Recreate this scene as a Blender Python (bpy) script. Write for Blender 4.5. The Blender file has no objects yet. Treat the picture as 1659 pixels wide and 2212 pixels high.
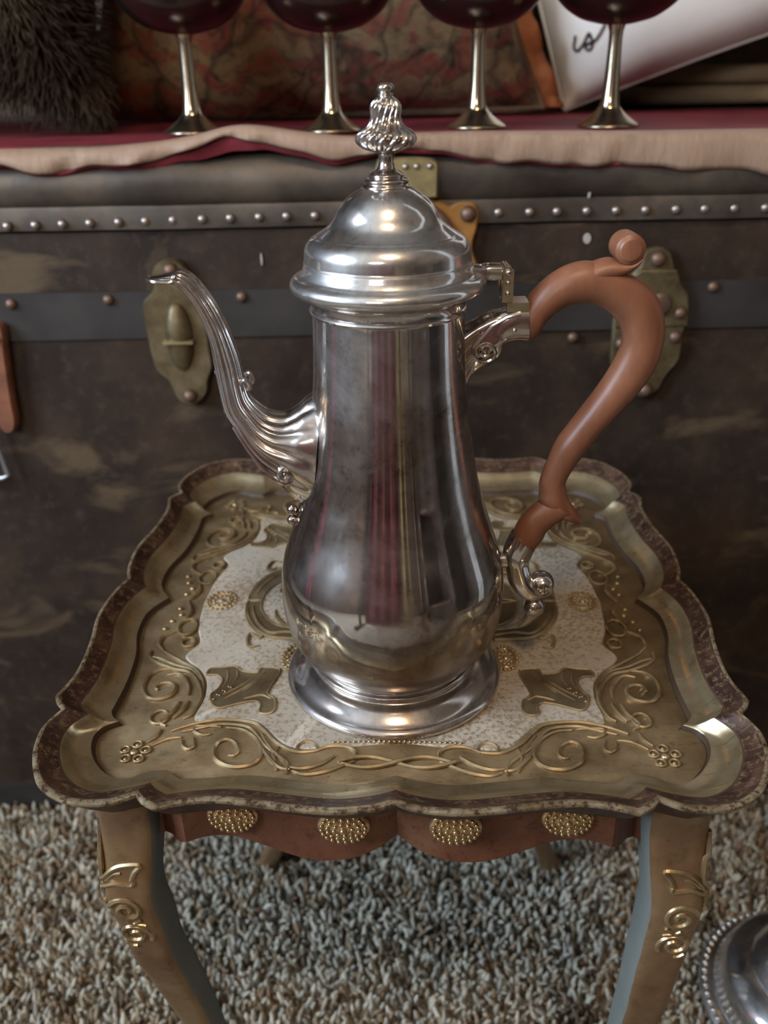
import bpy, math, random
import numpy as np
from mathutils import Vector, Matrix
random.seed(7); RNG = np.random.default_rng(7)
SC = bpy.context.scene
COL = SC.collection
PI = math.pi

# ------------------------------------------------------------------ camera, light, exposure
FPX = 1900.0
FLOOR_TO_TRAY = 0.395
TH, ROLL = math.radians(26.83), math.radians(1.1)
cam_d = bpy.data.cameras.new('camera'); cam = bpy.data.objects.new('camera', cam_d); COL.objects.link(cam)
cam_d.sensor_fit = 'VERTICAL'; cam_d.sensor_height = 24.0
cam_d.lens = FPX / 2212.0 * 24.0
cam_d.clip_start = 0.02
fw = Vector((0, math.cos(TH), -math.sin(TH))); rt = Vector((1, 0, 0)); dn = fw.cross(rt)
rt2 = math.cos(ROLL) * rt + math.sin(ROLL) * dn; dn2 = -math.sin(ROLL) * rt + math.cos(ROLL) * dn
M = Matrix((rt2, -dn2, -fw)).transposed().to_4x4(); M.translation = Vector((0, 0, FLOOR_TO_TRAY + 0.285))
cam.matrix_world = M
cam_d.dof.use_dof = True; cam_d.dof.focus_distance = 0.40
cam_d.dof.aperture_fstop = cam_d.lens / 3.6
SC.camera = cam

SC.view_settings.view_transform = 'Standard'; SC.view_settings.look = 'None'
SC.view_settings.gamma = 1.0; SC.view_settings.use_curve_mapping = False
SC.view_settings.exposure = 0.32
cy = SC.cycles; cy.max_bounces = 5; cy.diffuse_bounces = 2; cy.glossy_bounces = 4; cy.transmission_bounces = 2; cy.caustics_reflective = False; cy.caustics_refractive = False
W = bpy.data.worlds.new('sky'); SC.world = W; W.use_nodes = True
W.node_tree.nodes['Background'].inputs[0].default_value = (0.75, 0.86, 1.0, 1); W.node_tree.nodes['Background'].inputs[1].default_value = 1.0

def area(name, loc, rot, sx, sy, energy, color):
    l = bpy.data.lights.new(name, 'AREA'); l.shape = 'RECTANGLE'; l.size = sx; l.size_y = sy; l.energy = energy; l.color = color
    o = bpy.data.objects.new(name, l); COL.objects.link(o); o.location = loc; o.rotation_euler = rot; return o
# daylight coming through the window in the left wall (pane plane just outside the frame)
WIN = dict(y0=-0.80, y1=0.22, z0=0.80, z1=2.05, x=-1.55)
area('window_daylight', (WIN['x'] - 0.06, (WIN['y0'] + WIN['y1']) / 2, (WIN['z0'] + WIN['z1']) / 2), (0, -PI / 2, 0), WIN['z1'] - WIN['z0'], WIN['y1'] - WIN['y0'], 64, (0.66, 0.82, 1.0))
FILLWIN = dict(x0=-1.25, x1=-0.35, z0=0.95, z1=2.05, y=-2.3)  # window opening added behind the camera as fill for front-facing surfaces
area('front_fill_light', ((FILLWIN['x0'] + FILLWIN['x1']) / 2, FILLWIN['y'] - 0.06, (FILLWIN['z0'] + FILLWIN['z1']) / 2), (PI / 2, 0, 0), FILLWIN['x1'] - FILLWIN['x0'], FILLWIN['z1'] - FILLWIN['z0'], 46, (1.0, 0.95, 0.88))  # added fill light, placed in that opening

# ------------------------------------------------------------------ helpers
def mesh_obj(name, v, f, mat=None, parent=None, smooth=True, ang=40, mats=None, mi=None):
    me = bpy.data.meshes.new(name)
    me.from_pydata([tuple(map(float, p)) for p in v], [], [tuple(map(int, q)) for q in f])
    me.update()
    if mats:
        for m in mats: me.materials.append(m)
        if mi is not None: me.polygons.foreach_set('material_index', list(map(int, mi)))
    elif mat: me.materials.append(mat)
    if smooth:
        me.shade_smooth()
        if ang: me.set_sharp_from_angle(angle=math.radians(ang))
    o = bpy.data.objects.new(name, me); COL.objects.link(o)
    if parent: o.parent = parent
    return o
def tag(o, label=None, cat=None, group=None, kind=None):
    if label: o['label'] = label
    if cat: o['category'] = cat
    if group: o['group'] = group
    if kind: o['kind'] = kind
    return o
def empty(name, loc=(0, 0, 0), rz=0.0):
    o = bpy.data.objects.new(name, None); COL.objects.link(o); o.location = loc; o.rotation_euler = (0, 0, rz); o.empty_display_size = 0.05; return o
def struct(o): o['kind'] = 'structure'; return o
class MB:
    def __init__(s): s.v = []; s.f = []; s.m = []
    def add(s, v, f, mi=0):
        b = len(s.v); s.v += [tuple(map(float, p)) for p in v]; s.f += [tuple(b + i for i in q) for q in f]; s.m += [mi] * len(f); return s
    def obj(s, name, mat=None, parent=None, ang=40, mats=None, smooth=True):
        return mesh_obj(name, s.v, s.f, mat, parent, smooth, ang, mats, s.m if mats else None)
def box(x0, x1, y0, y1, z0, z1):
    v = [(x, y, z) for x in (x0, x1) for y in (y0, y1) for z in (z0, z1)]
    return v, [(0, 1, 3, 2), (4, 6, 7, 5), (0, 4, 5, 1), (2, 3, 7, 6), (0, 2, 6, 4), (1, 5, 7, 3)]
def spl(pts, k=6, closed=False):
    P = np.array(pts, float); n = len(P); out = []
    rng = range(n if closed else n - 1)
    for i in rng:
        if closed: a, b, c, d = P[(i - 1) % n], P[i], P[(i + 1) % n], P[(i + 2) % n]
        else: a, b, c, d = P[max(i - 1, 0)], P[i], P[i + 1], P[min(i + 2, n - 1)]
        for t in np.linspace(0, 1, k, endpoint=False):
            out.append(0.5 * ((2 * b) + (-a + c) * t + (2 * a - 5 * b + 4 * c - d) * t * t + (-a + 3 * b - 3 * c + d) * t ** 3))
    if not closed: out.append(P[-1])
    return np.array(out)
def resample(P, n):
    P = np.array(P, float); d = np.r_[0, np.cumsum(np.linalg.norm(np.diff(P, axis=0), axis=1))]
    t = np.linspace(0, d[-1], n); return np.c_[[np.interp(t, d, P[:, i]) for i in range(P.shape[1])]].T
def lathe(prof, n=96, cx=0, cy=0, twist=None, cap=True):
    v = []; f = []
    for j, (r, z) in enumerate(prof):
        for i in range(n):
            a = 2 * PI * i / n; rr = r
            if twist: rr = twist(r, z, a)
            v.append((cx + rr * math.cos(a), cy + rr * math.sin(a), z))
    for j in range(len(prof) - 1):
        for i in range(n):
            k = (i + 1) % n; f.append((j * n + i, j * n + k, (j + 1) * n + k, (j + 1) * n + i))
    if cap:
        f.append(tuple(range(n - 1, -1, -1))); b = (len(prof) - 1) * n; f.append(tuple(b + i for i in range(n)))
    return v, f
def tube(path, rad, n=8, cap=True):
    P = np.array(path, float); L = len(P); v = []; f = []
    T = np.gradient(P, axis=0); T /= np.linalg.norm(T, axis=1)[:, None] + 1e-12
    u = np.array([0, 0, 1.0]) if abs(T[0][2]) < .9 else np.array([1.0, 0, 0])
    for j in range(L):
        u = u - T[j] * (u @ T[j]); u /= np.linalg.norm(u) + 1e-12; w = np.cross(T[j], u)
        r = rad(j / (L - 1)) if callable(rad) else rad
        for i in range(n):
            a = 2 * PI * i / n; v.append(P[j] + r * (math.cos(a) * u + math.sin(a) * w))
    for j in range(L - 1):
        for i in range(n):
            k = (i + 1) % n; f.append((j * n + i, j * n + k, (j + 1) * n + k, (j + 1) * n + i))
    if cap: f.append(tuple(range(n - 1, -1, -1))); f.append(tuple((L - 1) * n + i for i in range(n)))
    return v, f
def ball(c, r, n=12, sz=1.0, m=8):
    prof = [(max(r * math.sin(PI * j / m), 1e-5), -r * sz * math.cos(PI * j / m)) for j in range(m + 1)]
    v, f = lathe(prof, n); return [(x + c[0], y + c[1], z + c[2]) for x, y, z in v], f
def loft_pairs(A, B, wf, n=28, k=5, flute=None, power=1.0):
    """closed sections spanning in-plane pairs A->B (x,z), half width wf(t, h) along y"""
    A = spl(A, k); B = spl(B, k); L = len(A); v = []; f = []
    for j in range(L):
        c = (A[j] + B[j]) / 2; h = (A[j] - B[j]) / 2; t = j / (L - 1); hl = np.linalg.norm(h); w = wf(t, hl)
        for i in range(n):
            a = 2 * PI * i / n; ca, sa = math.cos(a), math.sin(a)
            if power != 1.0: ca = math.copysign(abs(ca) ** power, ca); sa = math.copysign(abs(sa) ** power, sa)
            g = flute(t, a) if flute else 1.0
            p = c + h * ca * g; v.append((p[0], w * sa * g, p[1]))
    for j in range(L - 1):
        for i in range(n):
            q = (i + 1) % n; f.append((j * n + i, j * n + q, (j + 1) * n + q, (j + 1) * n + i))
    f.append(tuple(range(n - 1, -1, -1))); f.append(tuple((L - 1) * n + i for i in range(n)))
    return v, f
def plate(poly, h0, h1, inset=0.0, axis='z'):
    """extruded polygon; axis z: poly in xy, from h0 to h1; axis y: poly in xz, front face at y=h1"""
    P = np.array(poly, float); n = len(P); c = P.mean(0); T = P
    if inset:
        d = np.roll(P, -1, 0) - np.roll(P, 1, 0); nn = np.c_[-d[:, 1], d[:, 0]]; nn /= np.linalg.norm(nn, axis=1)[:, None] + 1e-9
        ar = 0.5 * np.sum(P[:, 0] * np.roll(P[:, 1], -1) - P[:, 1] * np.roll(P[:, 0], -1)); T = P + nn * inset * (1 if ar > 0 else -1)
    hm = h1 + (h0 - h1) * 0.35 if inset else h1
    rings = [(P, h0), (P, hm), (T, h1)] if inset else [(P, h0), (P, h1)]
    v = []; f = []
    for Q, h in rings:
        for p in Q: v.append((p[0], p[1], h) if axis == 'z' else (p[0], h, p[1]))
    for j in range(len(rings) - 1):
        for i in range(n):
            k = (i + 1) % n; f.append((j * n + i, j * n + k, (j + 1) * n + k, (j + 1) * n + i))
    f.append(tuple(range(n - 1, -1, -1))); b = (len(rings) - 1) * n; f.append(tuple(b + i for i in range(n)))
    return v, f

# ------------------------------------------------------------------ materials
class NT:
    def __init__(s, name):
        s.m = bpy.data.materials.new(name); s.m.use_nodes = True; s.t = s.m.node_tree; s.b = s.t.nodes['Principled BSDF']; s.tc = None
    def n(s, ty, **kw):
        x = s.t.nodes.new(ty)
        for k, w in kw.items(): setattr(x, k, w)
        return x
    def l(s, a, b): s.t.links.new(a, b)
    def co(s, scale=None):
        if not s.tc: s.tc = s.n('ShaderNodeTexCoord')
        if scale is None: return s.tc.outputs['Object']
        mp = s.n('ShaderNodeMapping'); mp.inputs['Scale'].default_value = scale; s.l(s.tc.outputs['Object'], mp.inputs[0]); return mp.outputs[0]
    def noise(s, scale, detail=4, rough=0.55, co=None, dist=0.0):
        x = s.n('ShaderNodeTexNoise'); x.inputs['Scale'].default_value = scale; x.inputs['Detail'].default_value = detail; x.inputs['Roughness'].default_value = rough
        x.inputs['Distortion'].default_value = dist; s.l(co if co else s.co(), x.inputs['Vector']); return x.outputs[0]
    def ramp(s, src, stops):
        r = s.n('ShaderNodeValToRGB'); e = r.color_ramp.elements
        while len(e) < len(stops): e.new(0.5)
        for q, (p, c) in zip(e, stops): q.position = p; q.color = c if len(c) == 4 else (*c, 1)
        s.l(src, r.inputs[0]); return r.outputs[0]
    def val(s, src, a, b, va, vb):
        r = s.n('ShaderNodeMapRange'); r.inputs[1].default_value = a; r.inputs[2].default_value = b; r.inputs[3].default_value = va; r.inputs[4].default_value = vb; s.l(src, r.inputs[0]); return r.outputs[0]
    def mix(s, fac, a, b, blend='MIX'):
        x = s.n('ShaderNodeMix', data_type='RGBA', blend_type=blend)
        for i, q in ((0, fac), (6, a), (7, b)):
            if isinstance(q, (int, float)): x.inputs[i].default_value = q
            elif isinstance(q, tuple): x.inputs[i].default_value = (*q, 1)[:4]
            else: s.l(q, x.inputs[i])
        return x.outputs[2]
    def bump(s, src, strength=0.3, dist=0.001):
        x = s.n('ShaderNodeBump'); x.inputs['Strength'].default_value = strength; x.inputs['Distance'].default_value = dist; s.l(src, x.inputs['Height']); s.l(x.outputs[0], s.b.inputs['Normal'])
    def set(s, base=None, rough=None, metal=None, **kw):
        for k, q in (('Base Color', base), ('Roughness', rough), ('Metallic', metal), *kw.items()):
            if q is None: continue
            if isinstance(q, tuple): s.b.inputs[k].default_value = (*q, 1)[:4]
            elif isinstance(q, (int, float)): s.b.inputs[k].default_value = q
            else: s.l(q, s.b.inputs[k])
        return s.m

def m_silver(name, tarnish=(0.30, 0.21, 0.145), amount=(0.46, 0.72), rlo=0.05, rhi=0.24, base=(0.76, 0.75, 0.745), film=(0.04, 0.34), low=0.0, spots=0.45):
    t = NT(name); a = t.noise(16, 8, 0.65, dist=0.6); h = t.noise(22, 3, 0.5); fine = t.noise(170, 6, 0.75); st = t.noise(40, 6, 0.65, co=t.co((1, 1, 0.22)))
    c = t.mix(t.val(a, amount[0], amount[1], 0, 0.7), base, tarnish)
    c = t.mix(t.val(st, 0.50, 0.72, 0, 0.5), c, (0.26, 0.175, 0.115))
    fm = t.n('ShaderNodeMath', operation='MULTIPLY'); t.l(t.val(fine, 0.50, 0.68, 0, spots), fm.inputs[0]); t.l(t.val(a, 0.40, 0.62, 0.1, 1.0), fm.inputs[1])
    c = t.mix(fm.outputs[0], c, (0.10, 0.068, 0.045))
    cl = t.noise(11, 6, 0.62, dist=0.8); ff = t.val(cl, 0.38, 0.66, film[0], film[1])
    if low:   # browner, duller tarnish towards the belly's underside, put in to mute the tray's reflection
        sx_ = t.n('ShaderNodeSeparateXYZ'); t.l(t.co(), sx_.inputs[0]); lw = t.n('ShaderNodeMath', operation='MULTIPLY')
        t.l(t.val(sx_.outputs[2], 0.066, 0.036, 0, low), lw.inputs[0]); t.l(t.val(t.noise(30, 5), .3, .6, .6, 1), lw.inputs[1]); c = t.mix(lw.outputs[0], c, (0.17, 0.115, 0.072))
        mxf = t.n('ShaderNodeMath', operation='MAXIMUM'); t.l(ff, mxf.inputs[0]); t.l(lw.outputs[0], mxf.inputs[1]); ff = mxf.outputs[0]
    t.set(c, t.val(h, 0.42, 0.68, rlo, rhi), 1.0)
    # cloudy film over the polish: a second, blurred metal lobe
    b2 = t.n('ShaderNodeBsdfPrincipled'); b2.inputs['Metallic'].default_value = 1.0; b2.inputs['Roughness'].default_value = 0.42; t.l(c, b2.inputs['Base Color'])
    mx = t.n('ShaderNodeMixShader'); t.l(ff, mx.inputs[0])
    t.l(t.b.outputs[0], mx.inputs[1]); t.l(b2.outputs[0], mx.inputs[2]); t.l(mx.outputs[0], t.t.nodes['Material Output'].inputs[0])
    return t.m
SILVER = m_silver('tarnished_silver', low=0.85, amount=(0.40, 0.64), film=(0.07, 0.45), spots=0.75)
SILVER_LID = m_silver('lid_silver', amount=(0.52, 0.85), rlo=0.08, rhi=0.2, base=(0.80, 0.80, 0.79), film=(0.22, 0.55))
SILVER_CAST = m_silver('cast_silver', tarnish=(0.42, 0.30, 0.20), amount=(0.40, 0.70), rlo=0.10, rhi=0.22)
def m_simple(name, c, rough=0.5, metal=0.0, var=0.0, scale=40, bump=0.0, bscale=200, bd=0.0005, **kw):
    t = NT(name); base = c
    if var:
        base = t.ramp(t.noise(scale, 5), [(0.3, tuple(x * (1 - var) for x in c)), (0.7, tuple(min(1, x * (1 + var)) for x in c))])
    if bump: t.bump(t.noise(bscale, 4), bump, bd)
    return t.set(base, rough, metal, **kw)
WOOD = NT('handle_wood')
_g = WOOD.noise(60, 6, 0.6, co=WOOD.co((1, 1, 0.35)))
WOOD = WOOD.set(WOOD.ramp(_g, [(0.3, (0.185, 0.068, 0.034)), (0.55, (0.27, 0.108, 0.056)), (0.75, (0.34, 0.15, 0.085))]), 0.42, 0.0, **{'Coat Weight': 0.15, 'Coat Roughness': 0.35})
def m_gilt(name, lo, mid, hi, metal=0.7, rough=(0.28, 0.5), scale=55, speck=(0.10, 0.06, 0.03), sp=(0.60, 0.74), spa=0.7):
    t = NT(name); a = t.noise(scale, 4, 0.6); b = t.noise(260, 3, 0.75); w = t.noise(90, 3, 0.6, co=t.co((1, 6, 1)))
    c = t.ramp(a, [(0.3, lo), (0.5, mid), (0.7, hi)])
    c = t.mix(t.val(b, sp[0], sp[1], 0, spa), c, speck)
    c = t.mix(t.val(w, 0.58, 0.72, 0, 0.35), c, speck)
    t.bump(b, 0.12, 0.0006)
    return t.set(c, t.val(a, 0.3, 0.7, *rough), metal)
GILT_FLOOR = m_gilt('antique_gilt', (0.20, 0.137, 0.070), (0.29, 0.205, 0.110), (0.37, 0.275, 0.155), 0.6, (0.34, 0.5))
GILT_WALL = m_gilt('pale_gilt', (0.44, 0.34, 0.19), (0.54, 0.44, 0.27), (0.62, 0.53, 0.35), 0.85, (0.24, 0.36), sp=(0.64, 0.8), spa=0.5)
GILT_RIDGE = m_gilt('ridge_gilt', (0.34, 0.235, 0.12), (0.48, 0.36, 0.20), (0.62, 0.49, 0.30), 0.8, (0.26, 0.4), sp=(0.66, 0.8), spa=0.5)
GILT_LIP = m_gilt('worn_lip', (0.22, 0.15, 0.08), (0.40, 0.31, 0.19), (0.50, 0.42, 0.28), 0.6, (0.35, 0.5), scale=120, speck=(0.07, 0.03, 0.02), sp=(0.48, 0.6), spa=0.85)
BOLE = m_gilt('red_bole_band', (0.028, 0.012, 0.008), (0.050, 0.021, 0.014), (0.12, 0.060, 0.036), 0.2, (0.42, 0.58), scale=60, speck=(0.24, 0.17, 0.09), sp=(0.52, 0.66), spa=0.7)
GROOVE_SHADE = m_simple('groove_shade_brown', (0.06, 0.035, 0.02), 0.6)  # brown for the groove and the shadow line painted between band and wall
APRON = m_gilt('apron_red_brown', (0.17, 0.058, 0.030), (0.25, 0.095, 0.048), (0.34, 0.165, 0.085), 0.25, (0.42, 0.55), scale=30, speck=(0.05, 0.02, 0.012), sp=(0.56, 0.7), spa=0.6)
LEGGOLD = m_gilt('leg_bronze', (0.20, 0.10, 0.05), (0.32, 0.195, 0.10), (0.42, 0.30, 0.165), 0.55, (0.32, 0.46), scale=22, speck=(0.10, 0.045, 0.025), sp=(0.6, 0.75), spa=0.5)
LEGGREY = m_simple('leg_grey_paint', (0.17, 0.18, 0.165), 0.6, var=0.08)
MEDAL = m_simple('medallion_gold', (0.78, 0.56, 0.30), 0.3, 0.85, var=0.12, scale=300)
LEAFBROWN = m_gilt('leaf_brown_gilt', (0.13, 0.09, 0.05), (0.20, 0.15, 0.085), (0.28, 0.22, 0.13), 0.5, (0.35, 0.5))
t = NT('cream_field')
_a = t.noise(34, 4); _b = t.noise(420, 4, 0.7); _d = t.noise(12, 3)
_c = t.ramp(_a, [(0.3, (0.42, 0.36, 0.275)), (0.7, (0.56, 0.50, 0.415))])
_th = t.n('ShaderNodeMath', operation='ADD'); t.l(_b, _th.inputs[0]); t.l(t.val(_d, 0.35, 0.65, -0.10, 0.06), _th.inputs[1])
_c = t.mix(t.val(_th.outputs[0], 0.44, 0.60, 0, 0.8), _c, (0.23, 0.155, 0.085))
t.bump(_b, 0.25, 0.0008); CREAM = t.set(_c, 0.5, 0.05)

# ------------------------------------------------------------------ room shell
t = NT('wall_paint')
WALL = t.set(t.ramp(t.noise(2.0, 3), [(0.3, (0.12, 0.085, 0.062)), (0.7, (0.16, 0.115, 0.085))]), 0.8)
CEIL = m_simple('ceiling_paint', (0.30, 0.275, 0.25), 0.9, var=0.05, scale=8)
WHITE = m_simple('white_trim_paint', (0.75, 0.74, 0.72), 0.4, var=0.03)
X0, X1, Y0, Y1, ZC = -1.55, 1.75, -2.3, 1.75, 2.4
t = NT('carpet_ground')
_c = t.ramp(t.noise(150, 4, 0.7), [(0.30, (0.09, 0.065, 0.045)), (0.45, (0.25, 0.21, 0.165)), (0.60, (0.40, 0.37, 0.31)), (0.72, (0.30, 0.24, 0.17))])
t.bump(t.noise(180, 4), 0.8, 0.006); CARPET = t.set(_c, 0.95)
b = MB(); b.add(*box(X0, X1, Y0, Y1, -0.05, 0.0)); struct(b.obj('floor', CARPET, ang=30))
b = MB(); b.add(*box(X0, X1, Y0, Y1, ZC, ZC + 0.05)); struct(b.obj('ceiling', CEIL))
b = MB(); b.add(*box(X0, X1, Y1, Y1 + 0.08, 0, ZC)); struct(b.obj('wall_back', WALL))
b = MB(); w = FILLWIN
b.add(*box(X0, w['x0'], Y0 - 0.08, Y0, 0, ZC)); b.add(*box(w['x1'], X1, Y0 - 0.08, Y0, 0, ZC)); b.add(*box(w['x0'], w['x1'], Y0 - 0.08, Y0, 0, w['z0'])); b.add(*box(w['x0'], w['x1'], Y0 - 0.08, Y0, w['z1'], ZC))
struct(b.obj('wall_front', WALL))
b = MB()
for a0, a1, z0, z1 in ((w['x0'], w['x0'] + .05, w['z0'], w['z1']), (w['x1'] - .05, w['x1'], w['z0'], w['z1']), (w['x0'], w['x1'], w['z0'], w['z0'] + .05), (w['x0'], w['x1'], w['z1'] - .05, w['z1']), (w['x0'], w['x1'], 1.48, 1.52)):
    b.add(*box(a0, a1, Y0 - 0.05, Y0 - 0.01, z0, z1))
struct(b.obj('fill_window', WHITE, ang=30))  # frame of the added fill window
b = MB(); b.add(*box(X1, X1 + 0.08, Y0, Y1, 0, ZC)); struct(b.obj('wall_right', WALL))
b = MB()
w = WIN
b.add(*box(X0 - 0.08, X0, Y0, w['y0'], 0, ZC)); b.add(*box(X0 - 0.08, X0, w['y1'], Y1, 0, ZC))
b.add(*box(X0 - 0.08, X0, w['y0'], w['y1'], 0, w['z0'])); b.add(*box(X0 - 0.08, X0, w['y0'], w['y1'], w['z1'], ZC))
struct(b.obj('wall_left', WALL))
b = MB()
for a0, a1, z0, z1 in ((w['y0'], w['y0'] + .05, w['z0'], w['z1']), (w['y1'] - .05, w['y1'], w['z0'], w['z1']), (w['y0'], w['y1'], w['z0'], w['z0'] + .05), (w['y0'], w['y1'], w['z1'] - .05, w['z1']), (w['y0'], w['y1'], 1.40, 1.44)):
    b.add(*box(X0 - 0.05, X0 - 0.01, a0, a1, z0, z1))
struct(b.obj('window_1', WHITE, ang=30))

# ------------------------------------------------------------------ side table (local frame: centre of tray, yawed)
TC = (0.009, 0.4437); TYAW = math.radians(-2.228); TZ = FLOOR_TO_TRAY
table = empty('side_table', (TC[0], TC[1], 0), TYAW)
tag(table, 'gilt Florentine side table with scalloped tray top holding the coffee pot', 'side table')
# one eighth..quadrant outline: front centre -> right centre, keyed by cusps and creases
oq = [[(0, -.1765), (.0085, -.180), (.023, -.182), (.039, -.181), (.0585, -.178), (.075, -.1762), (.088, -.1777), (.0985, -.1810)],
      [(.0985, -.1810), (.1045, -.1775), (.1080, -.1733)],
      [(.1080, -.1733), (.1172, -.178), (.126, -.179), (.137, -.1775), (.147, -.172), (.154, -.1645), (.161, -.1495), (.1635, -.1350), (.1622, -.1270), (.1588, -.1185)],
      [(.1588, -.1185), (.1625, -.1150), (.1655, -.1095)],
      [(.1655, -.1095), (.1622, -.0940), (.1622, -.0800), (.164, -.062), (.1677, -.038), (.166, -.0137), (.1624, 0)]]
iq = [[(0, -.1446), (.0102, -.148), (.0249, -.1504), (.045, -.148), (.0657, -.1454), (.0805, -.147), (.0964, -.1481)],
      [(.0964, -.1481), (.100, -.1455), (.1039, -.1423)],
      [(.1039, -.1423), (.1128, -.1439), (.118, -.1475), (.1238, -.1484), (.1323, -.1436), (.1403, -.1334), (.1434, -.1226), (.141, -.1155), (.1340, -.1113)],
      [(.1340, -.1113), (.138, -.1080), (.1401, -.1041)],
      [(.1401, -.1041), (.1396, -.0802), (.1416, -.0568), (.1466, -.0363), (.1464, -.0156), (.1378, 0)]]
NS = [30, 5, 40, 5, 30]
def quad(q):
    out = []
    for seg, n in zip(q, NS): out.append(resample(spl(seg, 8), n + 1)[:-1])
    return np.vstack(out)   # excludes last point (right centre)
def full(q):
    Q = quad(q); last = np.array([q[-1][-1]]); Qf = np.vstack([Q, last])
    fr = Qf                                   # front centre -> right centre
    br = (Qf * [1, -1])[::-1][1:]             # right centre -> back centre
    bl = (Qf * [-1, -1])[1:]                  # back centre -> left centre
    fl = (Qf * [-1, 1])[::-1][1:-1]           # left centre -> front centre
    return np.vstack([fr, br, bl, fl])
OUT, INN = full(oq), full(iq); NO = len(OUT)
# (s, height, material of the strip that follows)
rings = [(1.0, -.009, 1), (.6, -.007, 1), (.3, .0035, 1), (.12, .0105, 1), (.01, .0143, 2), (-.008, .0152, 2), (.0, .0163, 2), (.04, .0167, 2), (.09, .0164, 1), (.15, .0150, 1), (.27, .0126, 1), (.39, .0110, 4), (.425, .0104, 0),  # dark strip after the band paints its shadow line
         (.46, .0098, 0), (.55, .0074, 0), (.66, .0050, 0), (.78, .0038, 0), (.88, .0034, 0), (.935, .0030, 4), (.950, .0006, 4), (.985, -.0003, 4), (1.0, .0, 3)]
v = []; f = []; mi = []
for s, h, m_ in rings:
    for p, q in zip(OUT, INN): c = p * (1 - s) + q * s; v.append((c[0], c[1], TZ + h))
for j in range(len(rings) - 1):
    for i in range(NO):
        k = (i + 1) % NO; f.append((j * NO + i, j * NO + k, (j + 1) * NO + k, (j + 1) * NO + i)); mi.append(rings[j][2])
lb = (len(rings) - 1) * NO
f.append(tuple(lb + i for i in range(NO))); mi.append(3)
v.append((0, 0, TZ - .009)); cidx = len(v) - 1
for i in range(NO): f.append(((i + 1) % NO, i, cidx)); mi.append(1)
tray = mesh_obj('tray_top', v, f, None, table, True, 50, [GILT_WALL, BOLE, GILT_LIP, GILT_FLOOR, GROOVE_SHADE], mi)
tray['label'] = 'scalloped gilt tray top with raised rim'

cream_q = [(0, -.123), (.0207, -.1262), (.042, -.1282), (.050, -.1270), (.0571, -.1227), (.0648, -.1139), (.0712, -.1089), (.0864, -.107), (.0976, -.1095), (.1010, -.1075), (.1012, -.1020), (.1002, -.0962), (.0998, -.0873), (.1017, -.0772),
           (.107, -.0678), (.1150, -.0602), (.1176, -.0536), (.1125, -.043), (.1168, -.0274), (.1184, -.008), (.1190, 0)]
cq = spl(cream_q, 5)
cr = np.vstack([cq, (cq * [1, -1])[::-1][1:], (cq * [-1, -1])[1:], (cq * [-1, 1])[::-1][1:-1]])
n = len(cr); vv = [(p[0], p[1], TZ - .001) for p in cr] + [(p[0] * .985, p[1] * .985, TZ + .0007) for p in cr] + [(0, 0, TZ + .0007)]
ff = [(i, (i + 1) % n, n + (i + 1) % n, n + i) for i in range(n)] + [(n + i, n + (i + 1) % n, 2 * n) for i in range(n)]
o = mesh_obj('cream_panel', vv, ff, CREAM, tray); o['label'] = 'cream mottled centre panel'
def mirror4(fn):
    for sx in (1, -1):
        for sy in (1, -1): fn(sx, sy)
def flip(v, f, sx, sy):
    v = [(x * sx, y * sy, z) for x, y, z in v]
    if sx * sy < 0: f = [tuple(reversed(q)) for q in f]
    return v, f
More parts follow.
